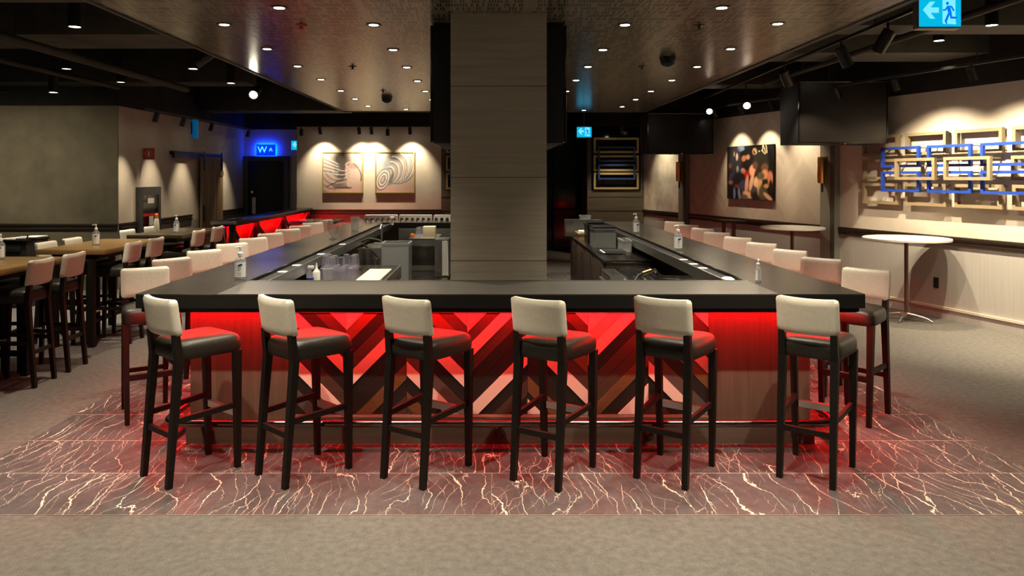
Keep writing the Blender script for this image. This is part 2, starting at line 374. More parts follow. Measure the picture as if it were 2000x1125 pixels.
# far wall: glazed bays with panelled dado, dark glass opening between
def dado(x0, x1, nm):
    bm = bmesh.new(); add_box(bm, x0, x1, 17.2, 17.34, 0, 1.04, 0); add_box(bm, x0, x1, 17.2, 17.34, 1.07, 1.36, 0); add_box(bm, x0, x1, 17.2, 17.34, 1.385, 1.52, 0)
    add_box(bm, x0, x1, 17.19, 17.34, 1.04, 1.07, 1); add_box(bm, x0, x1, 17.19, 17.34, 1.36, 1.385, 1)
    add_box(bm, x0, x0+.09, 17.2, 17.34, 1.52, 3.0, 1); add_box(bm, x1-.06, x1, 17.2, 17.34, 1.52, 3.0, 1); add_box(bm, x0, x1, 17.2, 17.34, 3.0, 3.85, 2)
    return struct(finish(bm, nm, ['wainscot_dark', 'door_frame', 'black_paint'], None, False))
m_wood('wainscot_dark', (.10, .09, .062), (.15, .135, .095), 'x', 26, .55)
dado(2.23, 3.53, 'wall_back_right'); dado(-1.17, .1, 'wall_back_middle')
for i, (x0, x1) in enumerate(((2.32, 3.47), (-1.08, .04))):
    bm = bmesh.new(); add_box(bm, x0, x1, 17.26, 17.275, 1.52, 3.0); struct(finish(bm, 'window_%d' % (i+1), 'gloss_black'))
bm = bmesh.new(); add_box(bm, .1, 2.23, 18.4, 18.42, 0, 3.85, 0)
for x in (.78, 1.5): add_box(bm, x, x+.05, 18.36, 18.4, 0, 3.85, 1)
add_box(bm, .1, 2.23, 18.36, 18.4, 1.0, 1.06, 1)
struct(finish(bm, 'window_3', ['gloss_black', 'matt_black'], None, False))
bm = bmesh.new(); add_box(bm, 2.23, 2.35, 17.34, 18.4, 0, 3.85); add_box(bm, -.02, .1, 17.34, 18.4, 0, 3.85); struct(finish(bm, 'wall_recess', 'black_paint', None, False))
# washroom door
bm = bmesh.new()
for b in ((-6.10, -5.98, 0, 2.34), (-5.10, -4.97, 0, 2.34), (-5.98, -5.10, 2.22, 2.34)): add_box(bm, b[0], b[1], 18.14, 18.2, b[2], b[3], 0, .005)
fr = struct(finish(bm, 'trim_door', 'door_frame'))
d1 = struct(box('door_1', (-5.97, -5.11, 18.155, 18.195, .005, 2.215), 'door_black'))
box('push_plate', (-5.88, -5.79, 18.145, 18.155, .93, 1.33), 'label_white', d1)
bm = bmesh.new(); add_tube(bm, [(-5.87, 18.155, 1.46), (-5.87, 18.12, 1.46)], .03, 12); finish(bm, 'lock', 'chrome', d1)
# structural column
bm = bmesh.new(); add_box(bm, -.305, .411, 5.505, 6.25, 0, 3.065, 0)
for z in (.62, 1.22, 1.84, 2.52): add_box(bm, -.3055, .4115, 5.5045, 6.2505, z-.002, z+.002, 1)
struct(finish(bm, 'column', ['grey_wood', 'rail_wood'], None, False))
# left end of the far counter niche
# ------------------------------------------------------------ overhead services
def duct(name, label, b, mt='duct_paint'):
    o = box(name, b, mt, None, .01); return tag(o, label, 'duct')
duct('air_duct', 'wide dark rectangular duct crossing above the left tables, nearest one', (-9, -3.35, 5.5, 6.4, 3.35, 3.85), 'duct_light')
duct('air_duct', 'dark rectangular duct above the left tables, behind the nearest duct', (-9, -3.3, 8.1, 9.0, 3.4, 3.85), 'duct_light')
duct('air_duct', 'dark rectangular duct above the left side near the concrete wall', (-9.5, -3.8, 11.4, 11.95, 3.3, 3.85))
duct('air_duct', 'long dark duct running beside the canopy on the left', (-3.75, -3.2, 11.6, 15.1, 3.45, 3.85))
duct('air_duct', 'dark rectangular duct over the door recess far left', (-6, -3, 15.2, 15.9, 3.2, 3.85))
duct('air_duct', 'grey rectangular duct crossing above the wall of rectangular frames', (3.2, 8.2, 7.6, 8.1, 3.4, 3.85), 'duct_light')
duct('air_duct', 'grey rectangular duct above the large wall screen on the right', (3.2, 7.0, 9.0, 9.7, 3.35, 3.85), 'duct_light')
duct('air_duct', 'dark rectangular duct above the crowd photograph', (3.1, 6, 12.2, 12.8, 3.36, 3.85))
duct('air_duct', 'dark rectangular duct high over the far windows', (-1, 3.4, 15.4, 16.0, 3.3, 3.85))
for i, (x, y0, y1, z, r, w_) in enumerate(((-4.7, 4, 11.4, 3.19, .05, 'left tables'), (-5.75, 4.6, 11.4, 3.21, .035, 'far left tables'), (3.25, 4, 14.2, 3.24, .05, 'right edge of the canopy'), (4.3, 4, 11.6, 3.3, .035, 'right aisle'))):
    bm = bmesh.new(); add_tube(bm, [(x, y0, z), (x, y1, z)], r, 10)
    for y in (y0+.5, 7.3, 10.2): add_tube(bm, [(x, y, z), (x, y, 3.85)], .006, 6)
    tag(finish(bm, 'pipe', 'duct_paint'), 'thin dark pipe running lengthwise above the %s' % w_, 'pipe')
bm = bmesh.new(); add_tube(bm, [(-2.95, 4.0, 3.55), (-3.0, 6.1, 3.5)], .3, 20)
for y in np.arange(4.0, 6.1, .12): add_tube(bm, [(-2.97, y, 3.54), (-2.97, y+.03, 3.54)], .31, 20)
finish(bm, 'flexible_duct', 'duct_paint'); tag(bpy.data.objects['flexible_duct'], 'round ribbed flexible duct beside the front left of the canopy', 'duct')

# downlights set into the canopy
def make_downlight():
    r = thing('ceiling_downlight', '', 'ceiling light')
    bm = bmesh.new(); add_lathe(bm, [(.058, -.001), (.062, -.004), (.056, -.008), (.040, -.005), (.038, 0)], seg=24, cap0=False, cap1=False); finish(bm, 'trim_ring', 'rail_steel', r)
    bm = bmesh.new(); add_lathe(bm, [(.038, -.0045), (.022, -.008), (.002, -.009)], seg=20); finish(bm, 'lens', 'lamp_lens', r)
    spot(r, (0, 0, -.03), (0, 0, -1), P_DOWN, 66, 1.0, .025)
    return r
dl0 = None; used = False
CEIL = 3.065
def downlight(x, y, label, ang=84, k=1.0, blend=.9):
    global dl0
    if dl0 is None: dl0 = make_downlight(); o = dl0
    else: o = copy_tree(dl0)
    o.location = (x, y, CEIL); o['label'] = label; o['group'] = 'downlights in the canopy'
    for c in list(COL.objects):
        if c.parent == o and c.type == 'LIGHT':
            c.data = c.data.copy(); c.data.spot_size = R(ang); c.data.energy = P_DOWN*k; c.data.spot_blend = blend
rows = [('left outer', -2.14, [3.83, 4.76, 5.92, 7.05, 8.16, 9.28, 10.5, 11.6, 12.8]), ('left inner', -.945, [3.83, 4.76, 5.93, 7.1, 8.24, 9.43, 10.57, 11.7]),
        ('right inner', 1.07, [3.83, 4.76, 5.93, 7.1, 8.2, 9.35, 10.57, 11.7]), ('right outer', 2.28, [3.83, 4.76, 5.89, 7.05, 8.2, 9.35, 10.57, 11.7, 12.9])]
for nm, x, ys in rows:
    vis = [y for y in ys if y > 5.4]; vi = 0
    for y in ys:
        if y > 5.4: downlight(x, y, 'round recessed downlight in the %s row of the canopy, %s from the front' % (nm, ORD[vi]), (54 if 'outer' in nm and not (6.5 < y < 8.5) else 80), 1.0); vi += 1
        else: downlight(x, y, 'round recessed downlight ahead of the bar, %s row, %s' % (nm, 'above the front stools' if y > 4 else 'before the stone floor'), 84, .5 if y > 4 else 1.25, .9 if y > 4 else .6)
for x, y, l in ((-1.53, 5.33, 'round downlight at the front left of the canopy between two rows'), (1.66, 5.33, 'round downlight at the front right of the canopy between two rows'),
                (-1.55, 13.4, 'round downlight at the far left end of the canopy between two rows'), (1.70, 13.6, 'round downlight at the far right end of the canopy between two rows'),
                (-1.53, 2.6, 'round downlight over the carpet, left of centre'), (1.66, 2.6, 'round downlight over the carpet, right of centre'), (.06, 2.6, 'round downlight over the carpet at the centre')):
    downlight(x, y, l)
def sprinkler(x, y, label, mt='rail_steel'):
    bm = bmesh.new(); add_lathe(bm, [(.045, CEIL-.001), (.045, CEIL-.006), (.012, CEIL-.01), (.012, CEIL-.03), (.03, CEIL-.032), (.03, CEIL-.036)], x, y, 14); tag(finish(bm, 'sprinkler_head', mt), label, 'sprinkler', 'sprinklers in the canopy')
for x, y, l, mt in ((-1.53, 5.95, 'small sprinkler head with a red bulb, front left of canopy', 'fire_red'), (-1.54, 8.2, 'small dark sprinkler head halfway along the canopy on the left', 'rail_steel'), (-1.54, 10.5, 'small dark sprinkler head far along the canopy on the left', 'rail_steel'),
                (1.67, 5.95, 'small dark sprinkler head at the front right of the canopy', 'rail_steel'), (1.67, 8.2, 'small dark sprinkler head halfway along the canopy on the right', 'rail_steel')): sprinkler(x, y, l, mt)
def dome(x, y, label):
    r = thing('ceiling_speaker', label, 'speaker', (x, y, CEIL))
    bm = bmesh.new(); add_lathe(bm, [(.085, 0), (.085, -.03)], seg=8); finish(bm, 'base', 'black_plastic', r)
    bm = bmesh.new(); add_lathe(bm, [(.08, -.03), (.07, -.07), (.03, -.095), (.005, -.1)], seg=16); finish(bm, 'dome', 'matt_black', r)
dome(-1.6, 11.3, 'small black ceiling unit hanging from the canopy, left far part'); dome(1.80, 7.55, 'black ceiling unit hanging from the canopy on the right')

# cylinder lamps hung from the black ceiling, and heads on tracks
def lamp(name, label, cat, top, d, L, r, mt='lamp_lens', power=0, ang=60, blend=.6, group=None, stem=.06, zc=None, rad=.03, col=WARM):
    """can lamp: stem down from top, then a can of length L along d with a lens at its end"""
    o = thing(name, label, cat, top, 0, group); d = Vector(d).normalized()
    bm = bmesh.new()
    if zc: add_tube(bm, [(0, 0, zc-top[2]), (0, 0, -stem)], .008, 8)
    else: add_tube(bm, [(0, 0, 0), (0, 0, -stem)], .012, 8)
    finish(bm, 'stem', 'black_metal', o)
    a = Vector((0, 0, -stem)); a0 = a-d*min(.04, L*.2) if abs(d.z) < .97 else a; e = a0+d*L
    bm = bmesh.new(); add_tube(bm, [a0, e], r, 18, cap=False)
    c = bm.verts; add_tube(bm, [a0, a0+d*.004], r*.99, 18); add_tube(bm, [e-d*.02, e-d*.016], r*.97, 18); finish(bm, 'can', 'black_metal', o)
    bm = bmesh.new(); add_tube(bm, [e-d*.010, e-d*.004], r*.82, 18); finish(bm, 'lens', mt, o)
    if power: spot(o, tuple(e+d*.01), d, power, ang, blend, rad, col)
    return o
DN = (0, 0, -1)
HC = 3.85
for px, py, zb, mt, pw, lab in ((146, 53, 3.2, 'lamp_lens', P_TABLE, 'large black cylinder lamp hanging nearest at upper left'), (130, 135, 3.2, 'lamp_lens_dim', P_TABLE, 'black cylinder lamp hanging over the leftmost table, below the large one'),
                       (236, 161, 3.2, 'lamp_lens_dim', P_TABLE, 'black cylinder lamp hanging between the two ducts on the left'), (377, 135, 3.2, 'lamp_lens', P_TABLE, 'black cylinder lamp hanging over the aisle left of the bar'),
                       (451, 163, 3.2, 'lamp_lens', P_TABLE, 'black cylinder lamp hanging near the left edge of the canopy'),
                       (104, 181, 2.98, 'lamp_lens', P_TABLE, 'black cylinder lamp hanging before the concrete wall, far left'),
                       (1834, 80, 3.4, 'lamp_lens', P_TABLE, 'black cylinder lamp hanging behind the large exit sign'), (1937, 50, 3.25, 'lamp_lens', P_TABLE*1.2, 'large black cylinder lamp at upper right beside the exit sign')):
    dd = (zb-CH)*F/(CY-py); X = (px-CX)*dd/F
    lamp('pendant_lamp', lab, 'hanging lamp', (X, dd, zb+.3), DN, .3, .055 if dd < 8 else .06, mt, pw, 100 if dd < 8 and px < 960 else (60 if px > 960 else 82), .5 if dd < 8 and px < 960 else .9, 'cylinder lamps hung from the ceiling', .0, HC)
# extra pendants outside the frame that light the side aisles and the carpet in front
for X, Y, l, pw in ((-4.3, 4.6, 'added cylinder lamp over the left aisle before the first table', P_TABLE), (5.4, 6.7, 'added cylinder lamp over the right aisle in front of the frames', P_TABLE*.25), (4.3, 3.3, 'added cylinder lamp over the right front carpet', P_TABLE*.7), (-3.9, 2.9, 'added cylinder lamp over the left front carpet', P_TABLE*.8)):
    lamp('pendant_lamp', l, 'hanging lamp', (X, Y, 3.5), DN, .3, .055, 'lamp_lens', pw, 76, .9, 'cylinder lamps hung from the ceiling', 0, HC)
def rail(label, p0, p1):
    bm = bmesh.new(); add_bar(bm, p0, p1, .035, .03)
    p0, p1 = Vector(p0), Vector(p1)
    for k in (.1, .5, .9):
        q = p0.lerp(p1, k); add_tube(bm, [q, (q.x, q.y, HC)], .006, 6)
    return tag(finish(bm, 'track_rail', 'black_metal'), label, 'lighting track')
rail('black lighting track along the cream wall with the barn door', (-5.5, 11.7, 2.92), (-5.5, 17.0, 2.92))
rail('black lighting track in front of the two abstract paintings', (-4.5, 16.72, 2.98), (-.6, 16.72, 2.98))
rail('black lighting track in front of the frames on the right wall', rw(5.95, .9, 3.1), rw(12.5, .9, 3.1))
rail('black lighting track in front of the crowd photograph', rw(.4, .6, 3.1), rw(5.7, .6, 3.1))
rail('black lighting track above the right aisle beside the canopy', (3.68, 6.4, 3.3), (3.95, 13.8, 3.3))
rail('black lighting track beside the left edge of the canopy', (-3.05, 7.5, 3.3), (-3.05, 14.6, 3.3))
G = 'track spotlights'
def wallspot(top, d, label, pw=P_WASH, mt='lamp_lens', ang=58, L=.15, r=.042, stem=.05, blend=.6):
    return lamp('track_spotlight', label, 'spotlight', top, d, L, r, mt, pw*P_WASH/60, ang, blend, G, stem, None, .02, WASH)
for i, (y, l) in enumerate(((12.15, 'track spotlight nearest the concrete wall corner'), (13.2, 'track spotlight washing the wall by the fire cabinet'), (14.55, 'track spotlight washing the wall beside the barn door'), (16.75, 'track spotlight washing the wall beyond the barn door'))):
    wallspot((-5.5, y, 2.905), (-.30, 0, -1), l, 22, ang=62, blend=.9)
for x, l in ((-7.2, 'added track spotlight washing the concrete wall near its corner'), (-8.3, 'added track spotlight washing the left end of the concrete wall')):
    wallspot((x, 9.6, 2.945), (0, 1.3, -1), l, 20, ang=110, blend=1)  # spotlights added out of frame to brighten the concrete wall
rail('added black lighting track in front of the concrete wall', (-9.5, 9.6, 2.96), (-6.3, 9.6, 2.96))  # track added to carry these two spotlights
wallspot((2.85, 16.2, 2.965), (0, .4, -1), 'track spotlight in front of the far right window', 18, ang=70)
rail('black lighting track in front of the far right window', (2.2, 16.2, 2.98), (3.3, 16.2, 2.98))
for i, (x, l) in enumerate(((-3.88, 'track spotlight lighting the left side of the left painting'), (-3.0, 'track spotlight lighting the right side of the left painting'), (-2.72, 'track spotlight lighting the left side of the right painting'), (-1.85, 'track spotlight lighting the right side of the right painting'))):
    wallspot((x, 16.72, 2.965), (0, .58, -1), l, 25, ang=82, blend=.8)
for x, l in ((-4.3, 'unlit track spotlight left of the two paintings'), (-1.3, 'unlit track spotlight right of the two paintings'), (-2.35, 'unlit track spotlight above the right painting')):
    wallspot((x, 16.72, 2.965), DN, l, 0, 'lamp_lens_off')
for s, l, pw, q in ((3.75, 'track spotlight lighting the left half of the crowd photograph', 66, .0), (4.55, 'track spotlight lighting the right half of the crowd photograph', 66, .0)):
    d = -RN*.6+Vector((0, 0, -1)); wallspot(tuple(rw(s, .6, 3.085)), tuple(d), l, pw*.36, ang=66, blend=.6)
for s, l in ((1.1, 'track spotlight washing the plaster wall in the far right corner'), (5.35, 'track spotlight lighting the herringbone panel by the second pillar')):
    d = -RN*.5+RU*(0 if s < 4 else .12)+Vector((0, 0, -1)); wallspot(tuple(rw(s, .6, 3.085)), tuple(d), l, 28, ang=76, blend=.9)
for i, (s, l) in enumerate(((7.1, 'track spotlight at the left end of the wall frames'), (8.1, 'track spotlight over the second column of wall frames'), (9.15, 'track spotlight over the third column of wall frames'), (10.2, 'track spotlight over the fourth column of wall frames'), (11.2, 'track spotlight beyond the right end of the wall frames'))):
    d = -RN*.45+Vector((0, 0, -1)); wallspot(tuple(rw(s, .9, 3.085)), tuple(d), l, 88, ang=112, blend=1)
for X, Y, d, l, pw, mt, st_ in ((3.735, 7.9, (.55, .1, -1), 'large tilted track spotlight with a lit lens beside the canopy on the right', 45, 'lamp_lens', .10), (3.70, 6.9, (-.4, .5, -1), 'large tilted unlit track spotlight nearest on the right', 0, 'lamp_lens_off', .11),
                        (3.855, 11.2, (-.25, -1, -.55), 'bright track spotlight aimed at the camera right of the far screen', 4, 'lamp_lens', .30), (3.935, 13.4, (-.2, -1, -.5), 'bright track spotlight aimed at the camera in front of the far screen', 4, 'lamp_lens', .2),
                        (3.80, 9.6, (.62, .45, -1), 'tilted track spotlight lighting the farther cocktail table', 40, 'lamp_lens', .11),
                        (-3.05, 9.6, (.05, -1, -.5), 'bright track spotlight aimed at the camera left of the canopy', 6, 'lamp_lens', .32), (-3.05, 8.0, (-1, 0, -.7), 'small tilted track spotlight beside the canopy on the left', 30, 'lamp_lens', .11)):
    wallspot((X, Y, 3.285), d, l, pw, mt, 64 if X > 0 else 60, .22, .06, st_)

# ------------------------------------------------------------ the bar
bar = thing('bar_counter', 'large square black bar counter with red lit chevron front', 'bar', (0, 0, 0))
XL, XR, YF, YB = -2.346, 2.464, 4.874, 13.0
IL, IR, IF, IB = -1.81, 1.90, 5.50, 12.35
ZT = 1.073; ZB = .978
bm = bmesh.new()
add_box(bm, IL, IR, YF, IF, ZB, ZT-.006, 1); add_box(bm, IL, IR, YF, IF, ZT-.006, ZT, 2)
for b in ((XL, IL, YF, IF), (IR, XR, YF, IF), (XL, IL, IF, YB), (IR, XR, IF, 12.6), (IL, .85, IB, YB)):
    add_box(bm, *b, ZB, ZT-.006, 1); add_box(bm, *b, ZT-.006, ZT, 0)
finish(bm, 'countertop', ['countertop', 'counter_edge', 'countertop_sheen'], bar, False)
bm = bmesh.new()
for b in ((IL, IL+.12, IF, IB), (IR-.12, IR, IF, 12.6)):
    add_box(bm, *b, 1.0, 1.045, 0)
add_box(bm, IL+.12, IL+.135, IF, IB, .97, 1.062, 1); add_box(bm, IR-.135, IR-.12, IF, 12.6, .97, 1.062, 1)
finish(bm, 'drink_rail', ['rubber', 'brushed_steel'], bar, False)
bm = bmesh.new()
add_box(bm, IL, IR, IF-.02, IF+.002, ZB-.1, ZT+.003); finish(bm, 'inner_edge', 'brushed_steel', bar, False)
# body: red-brown veneer walls
bm = bmesh.new()
BX0, BX1, BY = -2.084, 2.204, 5.117
PX0, PX1, PZ0, PZ1 = -1.357, 1.506, .195, .905
for b in ((BX0, PX0, .16, ZB), (PX1, BX1, .16, ZB), (PX0, PX1, PZ1, ZB), (PX0, PX1, .16, PZ0)): add_box(bm, b[0], b[1], BY, BY+.14, b[2], b[3])
add_box(bm, BX0, BX0+.12, BY+.14, 12.74, .0, ZB); add_box(bm, BX1-.12, BX1, BY+.14, 12.4, .0, ZB); add_box(bm, BX0+.12, .75, 12.62, 12.74, 0, ZB)
finish(bm, 'body_panels', 'base_wood', bar, False)
box('ledge_strip', (PX0-.02, PX1+.02, BY-.03, BY+.02, .168, .194), 'kick_wood', bar, .003)
bm = bmesh.new(); add_box(bm, BX0-.022, BX1+.022, BY-.022, BY+.1, .004, .16); finish(bm, 'kick_board', 'kick_wood', bar, False)
# chevron panel: planks of mixed woods, each a little proud or shy of its neighbour
PW = .1047
U = .003544
seq = {
 0: [(-118, 'l'), (-65, 'd'), (-34, 'k'), (-3, 'w'), (27, 'k'), (59, 'd'), (91, 'w'), (119, 'k'), (149, 'g'), (180, 'k')],
 1: [(-10, 'w'), (36, 'b'), (65, 'k'), (94, 'd'), (125, 'w'), (155, 'k'), (184, 'k'), (218, 'b'), (250, 'k'), (280, 'd')],
 2: [(-118, 'l'), (-91, 'd'), (-61, 'b'), (-28, 'k'), (2, 'w'), (34, 'k'), (66, 'g'), (96, 'w'), (124, 'k'), (155, 'b'), (185, 'd')],
 3: [(-10, 'l'), (40, 'd'), (67, 'w'), (97, 'd'), (127, 'k'), (158, 'k'), (190, 'w'), (221, 'k'), (250, 'd'), (281, 'k')],
 4: [(-118, 'w'), (-92, 'd'), (-62, 'k'), (-30, 'b'), (4, 'd'), (35, 'w'), (65, 'k'), (95, 'k'), (124, 'b'), (156, 'k'), (170, 'w')],
 5: [(-10, 'w'), (42, 'l'), (72, 'w'), (104, 'k'), (134, 'd'), (164, 'd'), (193, 'b'), (223, 'k'), (258, 'w'), (290, 'd')],
 6: [(-118, 'w'), (-88, 'd'), (-58, 'k'), (-28, 'l'), (4, 'b'), (34, 'k'), (65, 'g'), (95, 'w'), (125, 'k'), (156, 'd')]}
seams = [577, 675, 793.5, 912, 1030.5, 1149, 1267.5, 1385]
cols = {'l': 0, 'w': 1, 'b': 2, 'd': 3, 'k': 4, 'g': 5}
bm = bmesh.new()
def clip(poly, axis, lim, keep_less):
    out = []
    for i in range(len(poly)):
        a, b = poly[i], poly[(i+1) % len(poly)]
        ia = (a[axis] <= lim) == keep_less; ib = (b[axis] <= lim) == keep_less
        if ia: out.append(a)
        if ia != ib:
            k = (lim-a[axis])/(b[axis]-a[axis]); out.append((a[0]+(b[0]-a[0])*k, a[1]+(b[1]-a[1])*k))
    return out
for ci in range(7):
    xa, xb = seams[ci], seams[ci+1]; wd = xb-xa; sg = -1 if ci % 2 == 1 else 1   # '/' falls in v to the right
    L = seq[ci]
    for k, (v0, cc) in enumerate(L):
        v1 = L[k+1][0] if k+1 < len(L) else 400
        v0 -= 0; g = .35
        if ci == 0: off = 118.5-wd
        else: off = 0
        poly = [(xa+g, v0+g), (xb-g, v0+sg*wd+g), (xb-g, v1+sg*wd-g), (xa+g, v1-g)]
        poly = clip(poly, 1, .5, False)
        if len(poly) > 2: poly = clip(poly, 1, 199.5, True)
        if len(poly) < 3: continue
        dz = {'l': .004, 'w': .004, 'b': .0, 'd': -.002, 'k': -.004, 'g': -.001}[cc]+random.uniform(-.001, .001)
        add_prism(bm, [((px-CX)*U, PZ1-py*U) for px, py in poly], BY+.018-dz, BY+.05, cols[cc])
finish(bm, 'chevron_panel', ['plank_light', 'plank_white', 'plank_brown', 'plank_dark', 'plank_black', 'plank_grey'], bar, False)
box('panel_backing', (PX0, PX1, BY+.05, BY+.14, PZ0, PZ1), 'plank_black', bar, 0)
# red light strips tucked under the overhang
bm = bmesh.new()
add_box(bm, XL+.1, XR-.1, BY-.10, BY-.08, ZB-.012, ZB-.001); finish(bm, 'light_strip', 'led_red', bar, False)
bm = bmesh.new(); add_box(bm, BX0-.13, BX0-.08, YF+.2, YB-.4, ZB-.012, ZB-.001); finish(bm, 'light_strip', 'led_red', bar, False)
bm = bmesh.new(); add_box(bm, BX1+.08, BX1+.13, YF+.2, 12.4, ZB-.012, ZB-.001); finish(bm, 'light_strip', 'led_red', bar, False)
bm = bmesh.new(); add_box(bm, XL+.045, XR-.045, YF+.02, YF+.04, ZB-.03, ZB); add_box(bm, XL+.02, XL+.04, YF+.04, YB-.3, ZB-.03, ZB); add_box(bm, XR-.04, XR-.02, YF+.04, 12.5, ZB-.03, ZB)
finish(bm, 'strip_cover', 'counter_edge', bar, False)
# foot rail with brackets
FY = 4.985; ZR = .182
def rail_path():
    p = [(-2.22, 12.3, ZR), (-2.22, 9, ZR), (-2.22, FY+.12, ZR)]
    for k in range(1, 6): a = PI+PI/2*k/6; p.append((-2.10+.12*math.cos(a), FY+.12+.12*math.sin(a), ZR))
    p += [(-2.08, FY, ZR), (0, FY, ZR), (2.2, FY, ZR)]
    for k in range(1, 6): a = -PI/2+PI/2*k/6; p.append((2.22+.12*math.cos(a), FY+.12+.12*math.sin(a), ZR))
    p += [(2.34, FY+.12, ZR), (2.34, 9, ZR), (2.34, 12.3, ZR)]
    return p
bm = bmesh.new(); add_tube(bm, rail_path(), .025, 14); finish(bm, 'foot_rail', 'rail_steel', bar)
for x in (-1.95, .055, 1.08, 2.1):
    bm = bmesh.new(); add_tube(bm, [(x, BY-.022, .075), (x, BY-.05, .075), (x, FY+.03, .10), (x, FY, ZR-.02)], .012, 8); add_lathe(bm, [(.0, 0)], 0, 0, 3) if 0 else None
    add_tube(bm, [(x, BY-.022, .075), (x, BY-.03, .075)], .04, 14); finish(bm, 'rail_bracket', 'rail_wood', bar)

# ------------------------------------------------------------ bar stools
def rounded_pad(nx, ny, fn):
    """closed slab from a front and a back surface; fn(u,v,side) -> point, u,v in 0..1"""
    bm = bmesh.new(); g = {}
    for s in (0, 1):
        for i in range(nx+1):
            for j in range(ny+1): g[s, i, j] = bm.verts.new(fn(i/nx, j/ny, s))
    for i in range(nx):
        for j in range(ny):
            bm.faces.new((g[0, i, j], g[0, i+1, j], g[0, i+1, j+1], g[0, i, j+1])); bm.faces.new((g[1, i, j], g[1, i, j+1], g[1, i+1, j+1], g[1, i+1, j]))
    for i in range(nx):
        for j in (0, ny): bm.faces.new((g[0, i, j], g[0, i+1, j], g[1, i+1, j], g[1, i, j]))
    for j in range(ny):
        for i in (0, nx): bm.faces.new((g[0, i, j], g[0, i, j+1], g[1, i, j+1], g[1, i, j]))
    return bm
def make_stool():
    r = thing('bar_stool', '', 'bar stool')
    # backrest: padded, curved to the sitter and leaning back
    wB, zb, zt, th = .355, .888, 1.112, .052
    def bf(u, v, s):
        x = (u-.5)*wB; cu = (2*u-1)
        e = max(0, 1-min(u, 1-u)/.06); e2 = max(0, 1-min(v, 1-v)/.09)
        t_ = th*(1-.38*max(e, e2)**1.5); pul = .006*(e*e2)
        z = zb+(zt-zb)*v+ (.006*(cu*cu)-.003 if v > .5 else 0)
        z -= .008*e*e2*(1 if v > .5 else -1); x -= .006*e*e2*math.copysign(1, x)
        y = -.195-.034*v-.028*(1-cu*cu)+.012
        return (x, y-t_/2 if s else y+t_/2, z)
    b = finish(rounded_pad(16, 10, bf), 'backrest', 'cream_leather', r, ang=70)
    # seat
    bm = bmesh.new()
    NU, NS = 32, 14
    def outline(a, inset):
        # rounded trapezoid: narrower at the back
        c_, s_ = math.cos(a), math.sin(a); e = .32
        x = math.copysign(abs(c_)**e, c_); y = math.copysign(abs(s_)**e, s_)
        hw = .172+.020*(y+1)-inset; return x*hw, .0175+y*(.2125-inset)
    prof = [(.006, .742), (0, .748), (-.003, .775), (-.002, .805), (.002, .822), (.009, .836), (.020, .846), (.036, .852), (.075, .857), (.125, .860)]
    rings = []
    for ins, z in prof: rings.append([bm.verts.new((*outline(2*PI*k/NU, ins), z)) for k in range(NU)])
    for a_, b_ in zip(rings, rings[1:]):
        for k in range(NU): bm.faces.new((a_[k], a_[(k+1) % NU], b_[(k+1) % NU], b_[k]))
    bm.faces.new(rings[0][::-1]); bm.faces.new(rings[-1])
    finish(bm, 'seat', 'black_leather', r, ang=60)
    RL, FL = (.152, -.242), (.168, .196)
    for sx in (-1, 1):
        bm = bmesh.new(); add_leg(bm, (sx*.152, -.242, 0), (sx*.150, -.178, .75), .034, .046); add_leg(bm, (sx*.150, -.180, .75), (sx*.150, -.198, .90), .044, .038)
        finish(bm, 'leg', 'espresso', r)
        bm = bmesh.new(); add_leg(bm, (sx*.172, .200, 0), (sx*.182, .188, .75), .032, .046); finish(bm, 'leg', 'espresso', r)
    def st(p, q, w_=.022, h=.034, nm='stretcher', mt='espresso'):
        bm = bmesh.new(); add_bar(bm, p, q, w_, h); return finish(bm, nm, mt, r)
    f = st((-.165, .195, .345), (.165, .195, .345), .024, .042)
    bm = bmesh.new(); add_box(bm, -.15, .15, .178, .2085, .367, .370); add_box(bm, -.15, .15, .1805, .1825, .327, .370); finish(bm, 'footplate', 'aluminium', f)
    st((-.14, -.218, .305), (.14, -.218, .305))
    for sx in (-1, 1): st((sx*.152, -.205, .385), (sx*.172, .185, .40))
    return r
st0 = make_stool(); stool_used = [False]
def stool(x, y, deg, label, group):
    if not stool_used[0]: o = st0; stool_used[0] = True
    else: o = copy_tree(st0)
    o.location = (x, y, .004 if -3.23 < x < 3.38 and y > 4.03 else 0); o.rotation_euler = (0, 0, R(deg)); o['label'] = label; o['group'] = group
FL_ = ['leftmost of the six along the bar front', 'second from the left along the bar front', 'third from the left along the bar front', 'third from the right along the bar front', 'second from the right along the bar front', 'rightmost of the six along the bar front']
for (x, y, a), l in zip(((-1.872, 4.647, -39), (-1.165, 4.645, -43), (-.40, 4.643, -33), (.39, 4.615, -32), (1.15, 4.64, -34), (2.035, 4.64, -37)), FL_):
    stool(x, y, a, 'cream backed black bar stool, '+l, 'stools along the bar front')
for k in range(10):
    y = 5.74+.725*k; jit = random.uniform(-6, 6)
    stool(-2.68 if k else -2.66, y, -148 if k == 0 else -133+jit, 'cream backed bar stool on the left side of the bar, '+('nearest the front corner' if k == 0 else '%s from the front corner' % ORD[k]), 'stools along the left side of the bar')
for k in range(9):
    y = 5.69+.762*k; jit = random.uniform(-6, 6)
    stool(2.80, y, 133+jit*(k > 0), 'cream backed bar stool on the right side of the bar, '+('nearest the front corner' if k == 0 else '%s from the front corner' % ORD[k]), 'stools along the right side of the bar')

